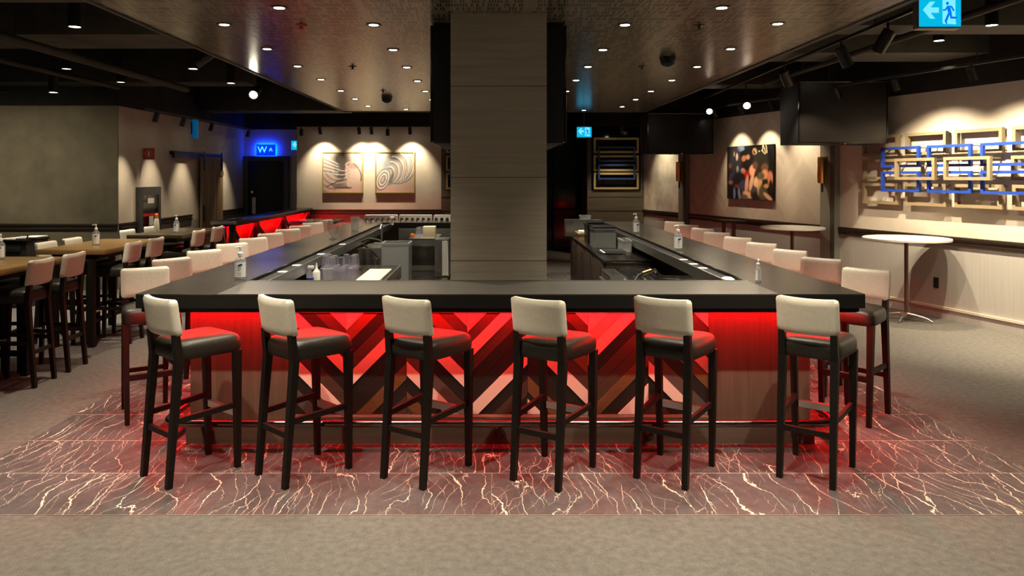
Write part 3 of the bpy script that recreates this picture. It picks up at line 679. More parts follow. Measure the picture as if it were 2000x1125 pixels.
# ------------------------------------------------------------ communal high tables on the left
def high_table(label, y0, y1, mt, legs, x0=-4.9, x1=-4.15):
    r = thing('high_table', label, 'table', ((x0+x1)/2, (y0+y1)/2, 0)); w2 = (x1-x0)/2; h2 = (y1-y0)/2
    bm = bmesh.new()
    add_box(bm, -w2, w2, -h2, h2, 1.005, 1.06, 0, .006); finish(bm, 'tabletop', mt, r)
    box('apron', (-w2+.12, w2-.12, -h2+.1, h2-.1, .945, 1.004), 'espresso', r, .003)
    cy = (y0+y1)/2
    for yy in legs:
        for sx in (-1, 1):
            bm = bmesh.new(); add_box(bm, sx*.2-.032, sx*.2+.032, yy-cy-.03, yy-cy+.03, 0, .944); finish(bm, 'leg', 'espresso', r, False)
        bm = bmesh.new(); add_box(bm, -.167, .167, yy-cy-.02, yy-cy+.02, .18, .23); finish(bm, 'crossbar', 'espresso', r, False)
    if len(legs) > 1:
        bm = bmesh.new(); add_box(bm, -.03, .03, legs[0]-cy+.021, legs[-1]-cy-.021, .185, .225); finish(bm, 'stretcher', 'espresso', r, False)
    return r
high_table('brown wooden high table nearest on the left, cut by the picture edge', 5.55, 7.26, 'table_wood', (5.85, 6.86))
high_table('brown wooden high table in the middle of the three on the left', 7.94, 9.32, 'table_wood', (8.0, 9.2))
high_table('dark wooden high table farthest on the left, before the fire cabinet', 9.92, 11.3, 'dark_table_wood', (10.5,))
TS = 'stools at the communal tables'
for y, l in ((6.6, 'near right side of the nearest brown table'), (7.12, 'far right side of the nearest brown table'), (8.3, 'near right side of the middle table'), (8.86, 'far right side of the middle table'), (10.16, 'near right side of the dark far table'), (10.86, 'far right side of the dark far table')):
    stool(-4.235, y, 90+random.uniform(-2, 2), 'cream backed bar stool at the '+l, TS)
for y, l in ((6.6, 'near left side of the nearest brown table'), (7.12, 'far left side of the nearest brown table'), (8.3, 'near left side of the middle table'), (8.82, 'far left side of the middle table'), (10.16, 'near left side of the dark far table'), (10.86, 'far left side of the dark far table')):
    stool(-4.79, y, -90+random.uniform(-2, 2), 'cream backed bar stool at the '+l, TS)

# ------------------------------------------------------------ pump bottles of sanitiser
def make_bottle():
    r = thing('pump_bottle', '', 'bottle')
    bm = bmesh.new(); prof = [(.036, 0), (.040, .006), (.040, .128), (.037, .142), (.027, .156), (.015, .163), (.0145, .172)]
    add_lathe(bm, prof, 0, 0, 24, 0, 1, .72); finish(bm, 'body', 'clear_plastic', r)
    bm = bmesh.new()
    n = 14
    for face in (-1, 1):
        vs = [[bm.verts.new((.0405*math.cos(a), face*.0405*.73*math.sin(a), z)) for z in (.022, .126)] for a in np.linspace(R(18), R(162), n)]
        for a, b in zip(vs, vs[1:]): bm.faces.new((a[0], b[0], b[1], a[1]))
    finish(bm, 'paper_label', 'label_white', r)
    bm = bmesh.new()
    for face in (-1, 1):
        ring = [bm.verts.new((.017*math.cos(a)+face*-.004, face*(.0300), .105+.0085*math.sin(a)+.0045*math.cos(a)*-face)) for a in np.linspace(0, 2*PI, 16, endpoint=False)]
        bm.faces.new(ring)
    finish(bm, 'logo', 'logo_blue', r)
    bm = bmesh.new()
    for face in (-1, 1):
        for x0, x1, z in ((-.014, .012, .088), (-.011, .009, .078), (-.014, .006, .07), (-.016, .012, .05), (-.008, .008, .036)):
            add_box(bm, x0, x1, face*.0300-.0003, face*.0300+.0003, z-.0012, z+.0012)
    finish(bm, 'print', 'print_grey', r, False)
    pu = bmesh.new(); add_lathe(pu, [(.0165, .168), (.0175, .172), (.0175, .190), (.012, .196), (.006, .198), (.006, .222), (.010, .224), (.010, .234), (.003, .236)], 0, 0, 16)
    add_tube(pu, [(0, 0, .230), (-.018, 0, .230), (-.034, 0, .228), (-.038, 0, .222)], [.006, .006, .005, .0045], 10); finish(pu, 'pump', 'white_plastic', r)
    bm = bmesh.new(); add_tube(bm, [(0, 0, .02), (0, 0, .168)], .003, 6); finish(bm, 'dip_tube', 'white_plastic', r)
    return r
bt0 = make_bottle(); bu = [False]
def bottle(x, y, z, deg, sc, label):
    o = bt0 if not bu[0] else copy_tree(bt0); bu[0] = True
    o.location = (x, y, z); o.rotation_euler = (0, 0, R(deg)); o.scale = (sc, sc, sc); o['label'] = label; o['group'] = 'sanitiser pump bottles'
bottle(-1.885, 5.55, ZT, 6, 1.06, 'clear pump bottle with blue logo on the front left corner of the bar')
bottle(1.955, 5.42, ZT, 78, .72, 'small pump bottle seen edge on at the front right corner of the bar')
bottle(1.955, 7.75, ZT, 4, 1.12, 'white labelled pump bottle on the right bar counter, nearer of two')
bottle(1.955, 10.0, ZT, 22, 1.16, 'white labelled pump bottle on the right bar counter, farther of two')
bottle(-4.66, 7.02, 1.06, 3, 1.02, 'white labelled pump bottle on the nearest brown table, cut by picture edge')
bottle(-4.52, 8.45, 1.06, 10, 1.02, 'white labelled pump bottle on the middle brown table')
bottle(-4.38, 10.28, 1.06, -20, 1.06, 'clear pump bottle on the dark far table')
bm = bmesh.new(); add_lathe(bm, [(.034, 0), (.038, .01), (.036, .10), (.027, .19), (.02, .2)], 0, 0, 16); add_lathe(bm, [(.022, .2), (.026, .205), (.024, .25), (.01, .262)], 0, 0, 16, 1)
tag(finish(bm, 'squeeze_bottle', ['trim_light', 'orange_peel'], None, True, (-4.72, 10.42, 1.06)), 'tall cream bottle with orange cap on the dark far table', 'bottle')

# service station behind the tables
r = thing('service_station', 'low black service cabinet behind the nearest table with papers on it', 'cabinet', (-6.75, 10.6, 0))
box('cabinet', (-.28, .24, -.25, .25, 0, .93), 'black_plastic', r); box('top', (-.3, .26, -.27, .27, .931, .955), 'gloss_black', r)
bm = bmesh.new(); add_tube(bm, [(.25, -.24, .956), (.25, -.24, 1.03)], .012, 8); finish(bm, 'post', 'chrome', r)
box('drawer', (-.2, .16, -.258, -.25, .78, .88), 'matt_black', r)
for i in range(3):
    tag(box('menu', (-6.95+.13*i, -6.72+.13*i, 10.42+.02*i, 10.72+.02*i, .9555+.012*i, .965+.012*i), 'label_white', None, .002), 'white menu on the black service cabinet, %s of the stack' % ['lowest', 'middle', 'topmost'][i], 'menu', 'menus on the service cabinet')

# ------------------------------------------------------------ low divider with red lit bays
dv = thing('divider_counter', 'long dark drinks ledge divider with red lit braced bays before washroom door', 'counter', (0, 0, 0))
DX0, DX1, DY0, DY1 = -4.5, -4.13, 11.9, 17.1
bm = bmesh.new(); add_box(bm, DX0, DX1, DY0, DY1, 1.06, 1.12, 0, .004); finish(bm, 'ledge', 'countertop', dv)
box('front_cap', (DX0-.02, DX1+.02, DY0-.03, DY0-.002, 1.075, 1.125), 'aluminium', dv, .003)
box('top_beam', (DX0+.03, DX1-.03, DY0+.03, DY1, 1.031, 1.059), 'espresso', dv, .002)
bm = bmesh.new(); add_box(bm, -4.33, -4.30, DY0+.1, DY1, .05, 1.03); finish(bm, 'back_panel', 'red_board', dv, False)
ys = [DY0+.09, 13.2, 14.95, DY1-.12]
for y in ys:
    for x in (DX0+.07, DX1-.07):
        bm = bmesh.new(); add_box(bm, x-.045, x+.045, y-.05, y+.05, 0, 1.03); finish(bm, 'post', 'espresso', dv, False)
for a, b in zip(ys, ys[1:]):
    bm = bmesh.new(); add_bar(bm, (DX1-.07, a+.07, .97), (DX1-.07, b-.07, .12), .03, .06); finish(bm, 'brace', 'espresso', dv)
    bm = bmesh.new(); add_bar(bm, (DX1-.09, a+.07, .12), (DX1-.09, b-.07, .97), .02, .06); finish(bm, 'brace', 'red_board', dv)
    bm = bmesh.new(); add_box(bm, DX1-.13, DX1-.11, a+.06, b-.06, 1.016, 1.029); finish(bm, 'light_strip', 'led_red', dv, False)
bm = bmesh.new(); add_bar(bm, (DX0+.12, DY0+.06, .93), (DX1-.12, DY0+.06, .3), .03, .06); finish(bm, 'brace', 'espresso', dv)
bm = bmesh.new(); add_box(bm, DX0+.12, DX1-.12, DY0+.12, DY0+.14, 1.016, 1.029); finish(bm, 'light_strip', 'led_red', dv, False)
r = thing('high_table', 'dark high table behind the left stools, near the far end of the bar', 'table', (-3.35, 14.2, 0))
bm = bmesh.new(); add_box(bm, -.42, .42, -.5, .5, .955, 1.0, 0, .008); finish(bm, 'tabletop', 'countertop', r)
box('leg', (-.05, .05, -.05, .05, .02, .954), 'espresso', r); box('base', (-.28, .28, -.28, .28, 0, .02), 'espresso', r)

# ------------------------------------------------------------ round cocktail tables on the right
def cocktail(x, y, rad, label):
    r = thing('cocktail_table', label, 'table', (x, y, 0), R(20))
    bm = bmesh.new(); add_lathe(bm, [(rad-.004, 1.03), (rad, 1.034), (rad, 1.056), (rad-.006, 1.06)], 0, 0, 56); 
    for f in bm.faces:
        if abs(f.normal.z) < .5 or True: pass
    finish(bm, 'tabletop', 'table_white', r)
    bm = bmesh.new(); add_lathe(bm, [(.12, 1.012), (.12, 1.029)], 0, 0, 20); finish(bm, 'mounting_plate', 'black_metal', r)
    bm = bmesh.new(); add_tube(bm, [(0, 0, .07), (0, 0, 1.011)], .024, 16); finish(bm, 'post', 'bronze_post', r)
    for k in range(4):
        a = PI/2*k+R(25); c_, s_ = math.cos(a), math.sin(a); bm = bmesh.new()
        add_tube(bm, [(c_*.0, s_*.0, .085), (c_*.12, s_*.12, .072), (c_*.24, s_*.24, .045), (c_*.30, s_*.30, .014)], [.026, .020, .014, .012], 10); finish(bm, 'foot', 'aluminium', r)
cocktail(5.33, 9.5, .51, 'round white topped cocktail table on one post, nearer, below the frames')
cocktail(4.675, 11.5, .478, 'round white topped cocktail table on one post, farther, by the pillar')
r = thing('high_table', 'small dark square high table on two posts below the crowd photograph', 'table', (4.28, 13.35, 0), RROT)
box('tabletop', (-.22, .22, -.2, .2, 1.02, 1.055), 'rail_wood', r); 
for sx in (-1, 1):
    bm = bmesh.new(); add_tube(bm, [(sx*.15, 0, .02), (sx*.15, 0, 1.018)], .035, 14); finish(bm, 'post', 'bronze_post', r)
    bm = bmesh.new(); add_lathe(bm, [(.13, 0), (.13, .012), (.03, .019)], sx*.15, 0, 20); finish(bm, 'base', 'black_metal', r)

# ------------------------------------------------------------ art and fittings on the right wall
def frame_bm(s0, s1, z0, z1, n0, n1, t_):
    bm = bmesh.new()
    for b in ((s0, s1, z1-t_, z1), (s0, s1, z0, z0+t_), (s0, s0+t_, z0+t_, z1-t_), (s1-t_, s1, z0+t_, z1-t_)): add_box(bm, b[0], b[1], -n1, -n0, b[2], b[3])
    return bm
FC = ['first', 'second', 'third', 'fourth', 'fifth']
beige = [(6.74+.755*c, 'top row', 2.135, 2.43, .045, .10, c) for c in range(5)]+[(6.74, 'middle row', 1.80, 2.09, .045, .10, 0), (7.44, 'middle row, in front of the blue ones', 1.80, 2.09, .18, .225, 1), (8.20, 'middle row, in front of the blue ones', 1.80, 2.09, .18, .225, 2), (8.99, 'middle row', 1.80, 2.09, .045, .10, 3), (9.74, 'middle row', 1.80, 2.09, .045, .10, 4)]+[(6.74+.755*c, 'bottom row', 1.455, 1.75, .045, .10, c) for c in range(5)]
def wall_frame(s0, z0, z1, n0, n1, mt, label, grp):
    r = thing('wall_frame', label, 'wall decoration', (RA[0], RA[1], 0), RROT, grp)
    finish(frame_bm(s0, s0+.63, z0, z1, n0, n1, .035 if mt == 'blue_frame' else .04), 'frame', mt, r, False)
    for s in (s0+.02, s0+.61):
        bm = bmesh.new(); add_box(bm, s-.008, s+.008, -n0, 0, z1-.03, z1-.014); add_box(bm, s-.008, s+.008, -n0, 0, z0+.014, z0+.03); finish(bm, 'wall_stud', 'beige_frame', r, False)
for s0, rw_, z0, z1, n0, n1, c in beige: wall_frame(s0, z0, z1, n0, n1, 'beige_frame', 'beige rectangular frame of the wall art, %s, %s from the left' % (rw_, FC[c]), 'beige frames of the wall art')
for c in range(3):
    for z0, z1, q in ((1.97, 2.25, 'upper'), (1.635, 1.915, 'lower')):
        wall_frame(7.145+.755*c, z0, z1, .125, .165, 'blue_frame', 'blue rectangular frame of the wall art, %s row, %s from the left' % (q, FC[c]), 'blue frames of the wall art')
# window art
def flat_frame(name, x0, x1, z0, z1, y0, y1, t_, mt, label, grp):
    bm = bmesh.new()
    for b in ((x0, x1, z1-t_, z1), (x0, x1, z0, z0+t_), (x0, x0+t_, z0+t_, z1-t_), (x1-t_, x1, z0+t_, z1-t_)): add_box(bm, b[0], b[1], y0, y1, b[2], b[3])
    for x in (x0+.15, x1-.19): add_box(bm, x, x+.03, y1-.002, 17.26, z0+.01, z0+.03); add_box(bm, x, x+.03, y1-.002, 17.26, z1-.03, z1-.01)
    tag(finish(bm, name, mt, None, False), label, 'wall decoration', grp)
zz = lambda py: CH-(py-CY)*17.1/F
for dx, side in ((0, 'far right window'), (-3.43, 'window behind the column')):
    for (a, b), q in zip(((268.5, 299), (303, 334.5), (337, 370)), ('top', 'middle', 'bottom')): flat_frame('window_frame_art', 2.37+dx, 3.42+dx, zz(b), zz(a), 17.15, 17.19, .05, 'gold_frame', '%s gold rectangular frame mounted in the %s' % (q, side), 'gold frames in the windows')
    for (a, b), q in zip(((286, 316), (320.5, 351)), ('upper', 'lower')): flat_frame('window_frame_art', 2.46+dx, 3.33+dx, zz(b), zz(a), 17.08, 17.12, .045, 'blue_frame_shaded', '%s blue rectangular frame mounted in the %s' % (q, side), 'blue frames in the windows')
# sconces on the pillars
for sc_, l in ((1.86, 'long brass cylinder sconce on the far grey pillar'), (6.0, 'long brass cylinder sconce on the near grey pillar')):
    r = thing('wall_sconce', l, 'sconce', tuple(rw(sc_, .10, 0)), RROT)
    box('back_plate', (-.04, .04, -.02, -.001, 1.72, 2.16), 'brass', r)
    bm = bmesh.new(); add_lathe(bm, [(.052, 1.74), (.055, 1.745), (.055, 2.145), (.05, 2.15)], 0, -.078, 18); finish(bm, 'shade', 'brass', r)
    bm = bmesh.new(); add_lathe(bm, [(.014, 1.6), (.018, 1.66), (.02, 1.738)], 0, -.06, 12); finish(bm, 'finial', 'rail_wood', r)
r = thing('power_outlet', 'black power outlet on the wainscot behind the nearer cocktail table', 'outlet', tuple(rw(7.9, 0, 0)), RROT)
box('plate', (-.038, .038, -.010, -.001, .38, .52), 'black_plastic', r); box('sockets', (-.02, .02, -.013, -.0105, .40, .50), 'matt_black', r)

# ------------------------------------------------------------ pictures (colour grids)
def lin(c): return tuple(((v/255)/12.92 if v/255 <= .04045 else ((v/255+.055)/1.055)**2.4) for v in c)
def picture_mesh(name, img, wd, ht, parent, y):
    H, W = img.shape[:2]; bm = bmesh.new(); cl = bm.loops.layers.float_color.new('Col')
    vs = [[bm.verts.new(((i/W-.5)*wd, y, (j/H-.5)*ht)) for i in range(W+1)] for j in range(H+1)]
    for j in range(H):
        for i in range(W):
            f = bm.faces.new((vs[j][i], vs[j][i+1], vs[j+1][i+1], vs[j+1][i]))
            for lp in f.loops:
                ii = min(W-1, max(0, round((lp.vert.co.x/wd+.5)*W))); jj = min(H-1, max(0, round((lp.vert.co.z/ht+.5)*H)))
                lp[cl] = (*img[H-1-jj, ii], 1)
    return finish(bm, name, 'picture', parent, False)
def ell(img, cx, cy, rx, ry, col, ang=0, soft=.25, a=1.0):
    H, W = img.shape[:2]; yy, xx = np.mgrid[0:H, 0:W]; x = (xx+.5)/W-cx; y = (yy+.5)/H-cy
    c_, s_ = math.cos(R(ang)), math.sin(R(ang)); u = (x*c_+y*s_)/rx; v_ = (-x*s_+y*c_)/ry; d = np.sqrt(u*u+v_*v_)
    k = np.clip((1+soft-d)/(2*soft), 0, 1)[..., None]*a; img[:] = img*(1-k)+np.array(lin(col))*k
def arc(img, cx, cy, rx, ry, wd, col, a0=0, a1=360, ang=0, a=1.0):
    H, W = img.shape[:2]; yy, xx = np.mgrid[0:H, 0:W]; x = (xx+.5)/W-cx; y = (yy+.5)/H-cy
    c_, s_ = math.cos(R(ang)), math.sin(R(ang)); u = (x*c_+y*s_)/rx; v_ = (-x*s_+y*c_)/ry; d = np.abs(np.sqrt(u*u+v_*v_)-1)*min(rx, ry)
    th = np.degrees(np.arctan2(v_, u)) % 360; k = np.clip(1.3-d/wd, 0, 1)*(((th-a0) % 360) <= (a1-a0)); k = k[..., None]*a
    img[:] = img*(1-k)+np.array(lin(col))*k
def line(img, x0, y0, x1, y1, wd, col, a=1.0):
    H, W = img.shape[:2]; yy, xx = np.mgrid[0:H, 0:W]; x = (xx+.5)/W; y = (yy+.5)/H
    L2 = (x1-x0)**2+(y1-y0)**2; t_ = np.clip(((x-x0)*(x1-x0)+(y-y0)*(y1-y0))/L2, 0, 1)
    d = np.hypot(x-x0-t_*(x1-x0), y-y0-t_*(y1-y0)); k = np.clip(1.4-d/wd, 0, 1)[..., None]*a; img[:] = img*(1-k)+np.array(lin(col))*k
# crowd photograph
W_, H_ = 96, 74
img = np.zeros((H_, W_, 3)); img[:] = lin((16, 15, 13))
def n(x, y): return (x-165)/780, (y-120)/880
for x, y, rx, ry, col, an in ((420, 150, 60, 55, (110, 120, 150), 0), (330, 420, 110, 300, (44, 45, 50), 0), (350, 290, 20, 60, (190, 160, 150), 0), (360, 500, 22, 60, (140, 140, 150), 0), (300, 240, 12, 40, (150, 120, 90), 0),
        (465, 240, 50, 55, (10, 9, 8), 0), (470, 320, 36, 50, (170, 110, 80), 20), (590, 210, 45, 60, (12, 11, 9), 0), (540, 300, 34, 40, (175, 130, 100), 0), (490, 560, 70, 60, (130, 30, 20), 0), (455, 530, 40, 50, (190, 130, 105), 0), (510, 620, 45, 55, (215, 30, 12), 0), (530, 440, 60, 70, (20, 19, 12), 0),
        (760, 400, 120, 190, (42, 40, 34), 0), (655, 210, 38, 55, (180, 140, 95), 0), (655, 215, 20, 35, (30, 20, 15), 0), (225, 440, 28, 50, (105, 70, 45), 0), (215, 540, 50, 60, (40, 28, 20), 0), (260, 660, 60, 110, (55, 50, 80), 15), (235, 720, 40, 32, (140, 95, 65), 0),
        (390, 660, 120, 120, (24, 25, 24), 0), (460, 770, 70, 90, (60, 62, 95), 25), (350, 780, 45, 32, (110, 60, 48), 0), (300, 910, 22, 100, (115, 135, 165), 0), (392, 920, 22, 110, (120, 140, 170), -8), (230, 900, 55, 120, (22, 22, 28), 0),
        (620, 520, 55, 90, (225, 150, 115), 12), (665, 440, 45, 60, (90, 60, 45), 10), (690, 620, 40, 120, (45, 35, 26), 0), (600, 720, 32, 150, (215, 165, 125), 12), (680, 720, 42, 90, (225, 180, 140), 0), (520, 760, 30, 150, (205, 150, 120), 6), (540, 920, 90, 50, (220, 165, 125), 20), (480, 960, 60, 45, (95, 85, 75), 0),
        (640, 870, 50, 90, (70, 60, 72), 20), (660, 930, 70, 60, (24, 26, 24), 0), (820, 480, 55, 70, (120, 80, 55), 10), (820, 590, 55, 80, (230, 165, 125), 10), (905, 650, 45, 110, (225, 140, 105), 0), (740, 760, 35, 150, (215, 165, 115), 8), (760, 610, 55, 60, (100, 92, 66), 0), (830, 700, 40, 40, (50, 36, 20), 0),
        (790, 880, 70, 130, (82, 80, 52), 0), (845, 770, 40, 34, (210, 160, 110), 0), (870, 940, 85, 34, (235, 180, 145), 38), (915, 780, 28, 110, (35, 30, 18), 0)):
    cx_, cy_ = n(x, y); ell(img, cx_, cy_, rx/780, ry/880, col, an)
for x0, y0, x1, y1 in ((790, 110, 840, 240), (840, 120, 860, 240), (790, 110, 785, 200), (770, 200, 830, 260), (640, 170, 690, 240)):
    a_, b_ = n(x0, y0), n(x1, y1); line(img, *a_, *b_, .008, (225, 205, 160))
cx_, cy_ = n(730, 212); ell(img, cx_, cy_, .012, .012, (250, 240, 220))
r = thing('photo_canvas', 'square canvas photograph of a crowd of people on the herringbone wall', 'picture', tuple(rw(4.035, .0, 1.915)), RROT)
box('canvas_edge', (-.665, .665, -.05, -.002, -.49, .49), 'matt_black', r, .003); picture_mesh('photograph', img, 1.32, .97, r, -.0515)
# two abstract paintings
def painting(kind):
    im = np.zeros((104, 104, 3)); yy, xx = np.mgrid[0:104, 0:104]/104.0
    for c_ in range(3):
        a_, b_ = lin((196, 186, 180))[c_], lin((196, 160, 146))[c_]; im[..., c_] = a_+(b_-a_)*np.clip((yy-.5)*2, 0, 1)
    rs = random.Random(3+kind)
    if kind == 0:
        ell(im, .45, .14, .22, .24, (62, 56, 52), 0, .5); ell(im, .5, .44, .16, .36, (80, 72, 67), 8, .4, .95); ell(im, .36, .42, .07, .13, (120, 122, 120), 0, .4)
        for k in range(14): arc(im, .45-.01*k, .05+.05*k, .30+.02*k, .42, 0.010, (80, 72, 66) if k % 2 else (215, 208, 204), 40+8*k, 130+9*k, -20, .8)
        for k in range(9): line(im, .0, .1+.05*k, .38, .28+.035*k, 0.011, (110, 104, 102) if k % 2 else (225, 222, 220), .8)
        for k in range(4): arc(im, .76, .33+.16*k*.6, .17, .09, 0.014, (210, 185, 175), 0, 360, 12, .8)
        ell(im, .78, .33, .14, .07, (182, 140, 128), 14, .3, .8)
        line(im, .1, .86, .52, .66, .012, (66, 54, 50)); 
        for k in range(8): arc(im, .36+.05*k, .68, .14, .22, 0.013, (84, 72, 68), 60, 150, 10, .9)
        arc(im, .5, .55, .5, .38, 0.013, (90, 80, 74), 290, 360, 20)
    else:
        ell(im, .22, .25, .26, .26, (178, 186, 186), 0, .5, .8); ell(im, .5, .08, .18, .14, (78, 72, 68), 0, .5)
        for k in range(16): arc(im, .30+.018*k, .60-.022*k, .13+.026*k, .22+.02*k, 0.013, [(96, 98, 96), (222, 220, 214), (140, 146, 146)][k % 3], -120, 110, 24, .85)
        for k in range(5): arc(im, .19, .68, .05+.03*k, .1+.045*k, 0.013, [(110, 108, 108), (228, 224, 220)][k % 2], 0, 360, 22, .8)
        for k in range(10): line(im, .66+.03*k, .75-.03*k, .74+.03*k, .35-.015*k, 0.011, (150, 140, 132) if k % 2 else (226, 214, 200), .7)
        ell(im, .42, .65, .05, .18, (90, 96, 96), 20, .4, .8); ell(im, .28, .27, .09, .12, (150, 160, 166), 0, .4, .7)
    return im
for k, (x0, x1, l) in enumerate(((629, 709, 'framed square abstract painting of dark spirals, left of the pair'), (732, 810, 'framed square abstract painting of pale spirals, right of the pair'))):
    X0, X1 = (x0-CX)*17.14/F, (x1-CX)*17.14/F; zc = CH-((296+377)/2-CY)*17.14/F; wd = X1-X0; ht = 81*17.14/F
    r = thing('framed_painting', l, 'picture', ((X0+X1)/2, 17.2, zc)); bm = bmesh.new(); t_ = .028
    for b in ((-wd/2, wd/2, ht/2-t_, ht/2), (-wd/2, wd/2, -ht/2, -ht/2+t_), (-wd/2, -wd/2+t_, -ht/2+t_, ht/2-t_), (wd/2-t_, wd/2, -ht/2+t_, ht/2-t_)): add_box(bm, b[0], b[1], -.06, -.002, b[2], b[3])
    finish(bm, 'frame', 'gold_frame', r, False); picture_mesh('painting', painting(k), wd-2*t_, ht-2*t_, r, -.045)

# ------------------------------------------------------------ screens
def screen(name, label, x0, x1, z0, z1, y, depth, cat='screen'):
    r = thing(name, label, cat, ((x0+x1)/2, y, z0)); w2 = (x1-x0)/2; h = z1-z0
    box('housing', (-w2, w2, .03, depth, .0, h), 'matt_black', r, .004)
    bm = bmesh.new(); add_box(bm, -w2, w2, -.004, .03, 0, .02); add_box(bm, -w2, w2, -.004, .03, h-.016, h); add_box(bm, -w2, -w2+.016, -.004, .03, .02, h-.016); add_box(bm, w2-.016, w2, -.004, .03, .02, h-.016); finish(bm, 'bezel', 'gloss_black', r, False)
    bm = bmesh.new(); add_box(bm, -w2+.016, w2-.016, .004, .029, .02, h-.016); finish(bm, 'display', 'tv_screen', r, False)
    box('top_edge', (-w2, w2, -.006, .0, h-.006, h+.004), 'brushed_steel', r, .001)
    bm = bmesh.new(); add_box(bm, -.05, .05, depth*.5-.05, depth*.5+.05, h+.002, HC-z0); finish(bm, 'ceiling_mount', 'black_metal', r, False)
    bm = bmesh.new(); add_lathe(bm, [(.006, -.006), (.006, 0)], .03, .01, 8); finish(bm, 'standby_light', 'led_standby', r)
screen('wall_screen', 'large black screen hung from the ceiling above the cocktail tables, nearer', 4.24, 5.47, 2.30, 3.15, 10.2, .66)
screen('wall_screen', 'black screen hung from the ceiling before the plaster wall, farther', 2.955, 4.2, 2.277, 3.035, 14.0, .6)
for sx, l in ((-1, 'black screen seen edge on at the left side of the wood column'), (1, 'black screen seen edge on at the right side of the wood column')):
    r = thing('column_screen', l, 'screen', (0, 0, 0)); x0, x1 = ((-.485, -.315) if sx < 0 else (.421, .595))
    box('housing', (x0+.03 if sx < 0 else x0, x1 if sx < 0 else x1-.03, 5.85, 7.3, 2.11, 3.055), 'matt_black', r, .004)
    box('display', (x0 if sx < 0 else x1-.029, x0+.029 if sx < 0 else x1, 5.86, 7.29, 2.12, 3.045), 'tv_screen', r, .003)
    box('wall_mount', (x1+.001 if sx < 0 else .412, -.306 if sx < 0 else x0-.001, 5.95, 6.2, 2.45, 2.75), 'black_metal', r, 0)

# ------------------------------------------------------------ lit signs
def stroke(bm, pts, wd, y0, y1):
    for (x0, z0), (x1, z1) in zip(pts, pts[1:]):
        d = Vector((x1-x0, z1-z0)).normalized(); p = Vector((-d.y, d.x))*wd/2; e = d*wd*.35
        add_prism(bm, [(x0-e.x+p.x, z0-e.y+p.y), (x0-e.x-p.x, z0-e.y-p.y), (x1+e.x-p.x, z1+e.y-p.y), (x1+e.x+p.x, z1+e.y+p.y)], y0, y1)
def exit_sign(label, cx, y, z0, wd, rod_top, dep=.09):
    r = thing('exit_sign', label, 'exit sign', (cx, y, z0)); k = wd/1480.0; ht = 1020*k
    P = lambda a, b: ((a-1005)*k, (900-b)*k)
    box('housing', (-wd/2, wd/2, .004, dep, 0, ht), 'exit_housing', r, .004)
    box('bottom_trim', (-wd/2, wd/2, 0, dep, -.012, -.001), 'exit_trim', r, .003)
    bm = bmesh.new(); add_box(bm, -wd/2+.004, wd/2-.004, -.002, .0035, .004, ht-.004); finish(bm, 'face', 'exit_face', r, False)
    bm = bmesh.new(); add_prism(bm, [P(*q) for q in ((405, 300), (650, 20), (825, 20), (670, 222), (955, 222), (955, 405), (670, 405), (825, 608), (650, 608))], -.0035, -.0022)
    finish(bm, 'arrow', 'exit_mark', r, False)
    bm = bmesh.new(); add_prism(bm, [P(*q) for q in ((1088, -60), (1530, -60), (1530, 520), (1600, 600), (1530, 640), (1560, 805), (1105, 790), (1088, 740))], -.0035, -.0022); finish(bm, 'doorway', 'exit_mark', r, False)
    bm = bmesh.new(); c_ = P(1250, 78); add_prism(bm, [(c_[0]+50*k*math.cos(a), c_[1]+56*k*math.sin(a)) for a in np.linspace(0, 2*PI, 18, endpoint=False)], -.0048, -.0036)
    for pts, w_ in (([(1290, 215), (1335, 400)], 120), ([(1255, 195), (1185, 305), (1110, 310)], 55), ([(1390, 195), (1465, 325)], 58), ([(1320, 400), (1195, 690)], 78), ([(1350, 380), (1385, 575), (1560, 580)], 72), ([(1195, 725), (1225, 770)], 50), ([(1260, 190), (1390, 190)], 55)):
        stroke(bm, [P(*q) for q in pts], w_*k, -.0048, -.0036)
    finish(bm, 'running_figure', 'exit_figure', r, False)
    bm = bmesh.new(); add_tube(bm, [(0, dep/2, ht), (0, dep/2, rod_top-z0)], .008, 8); add_box(bm, -wd*.2, wd*.2, dep*.2, dep*.8, ht, ht+.015); finish(bm, 'rod', 'exit_housing', r)
exit_sign('blue lit exit sign with running figure, large, at the upper right', 3.64, 6.0, 3.06, .345, HC)
exit_sign('small blue lit exit sign hanging before the far right window', 1.80, 14.35, CH+(344-268)*14.35/F, .292, HC, .06)
exit_sign('blue lit exit sign half hidden by the wall of paintings', -4.66, 17.8, CH+(344-293)*17.8/F, .33, HC, .06)
# washroom letters, halo lit
def text_bm(s, size, ext):
    cu = bpy.data.curves.new('txt', 'FONT'); cu.body = s; cu.size = size; cu.extrude = ext; cu.align_x = 'CENTER'
    o = bpy.data.objects.new('txt', cu); COL.objects.link(o); dg = bpy.context.evaluated_depsgraph_get(); me = bpy.data.meshes.new_from_object(o.evaluated_get(dg))
    bpy.data.objects.remove(o); bm = bmesh.new(); bm.from_mesh(me); bmesh.ops.rotate(bm, cent=(0, 0, 0), matrix=Matrix.Rotation(PI/2, 3, 'X'), verts=bm.verts); return bm
r = thing('washroom_sign', 'blue glowing letter sign above the black washroom door', 'sign', ((519-CX)*18.12/F, 18.13, CH+(344-298)*18.12/F))
bm = text_bm('W', .22, .010)
bmesh.ops.translate(bm, vec=(-.09, 0, 0), verts=bm.verts); finish(bm, 'letter', 'neon_blue', r, False)
bm = text_bm('A', .13, .010); bmesh.ops.translate(bm, vec=(.12, 0, .03), verts=bm.verts); finish(bm, 'letter', 'neon_blue', r, False)
bm = bmesh.new(); add_box(bm, -.24, .23, .02, .03, -.08, .20); finish(bm, 'glow_panel', 'wall_glow', r, False)  # lit panel put in for the blue glow around the letters
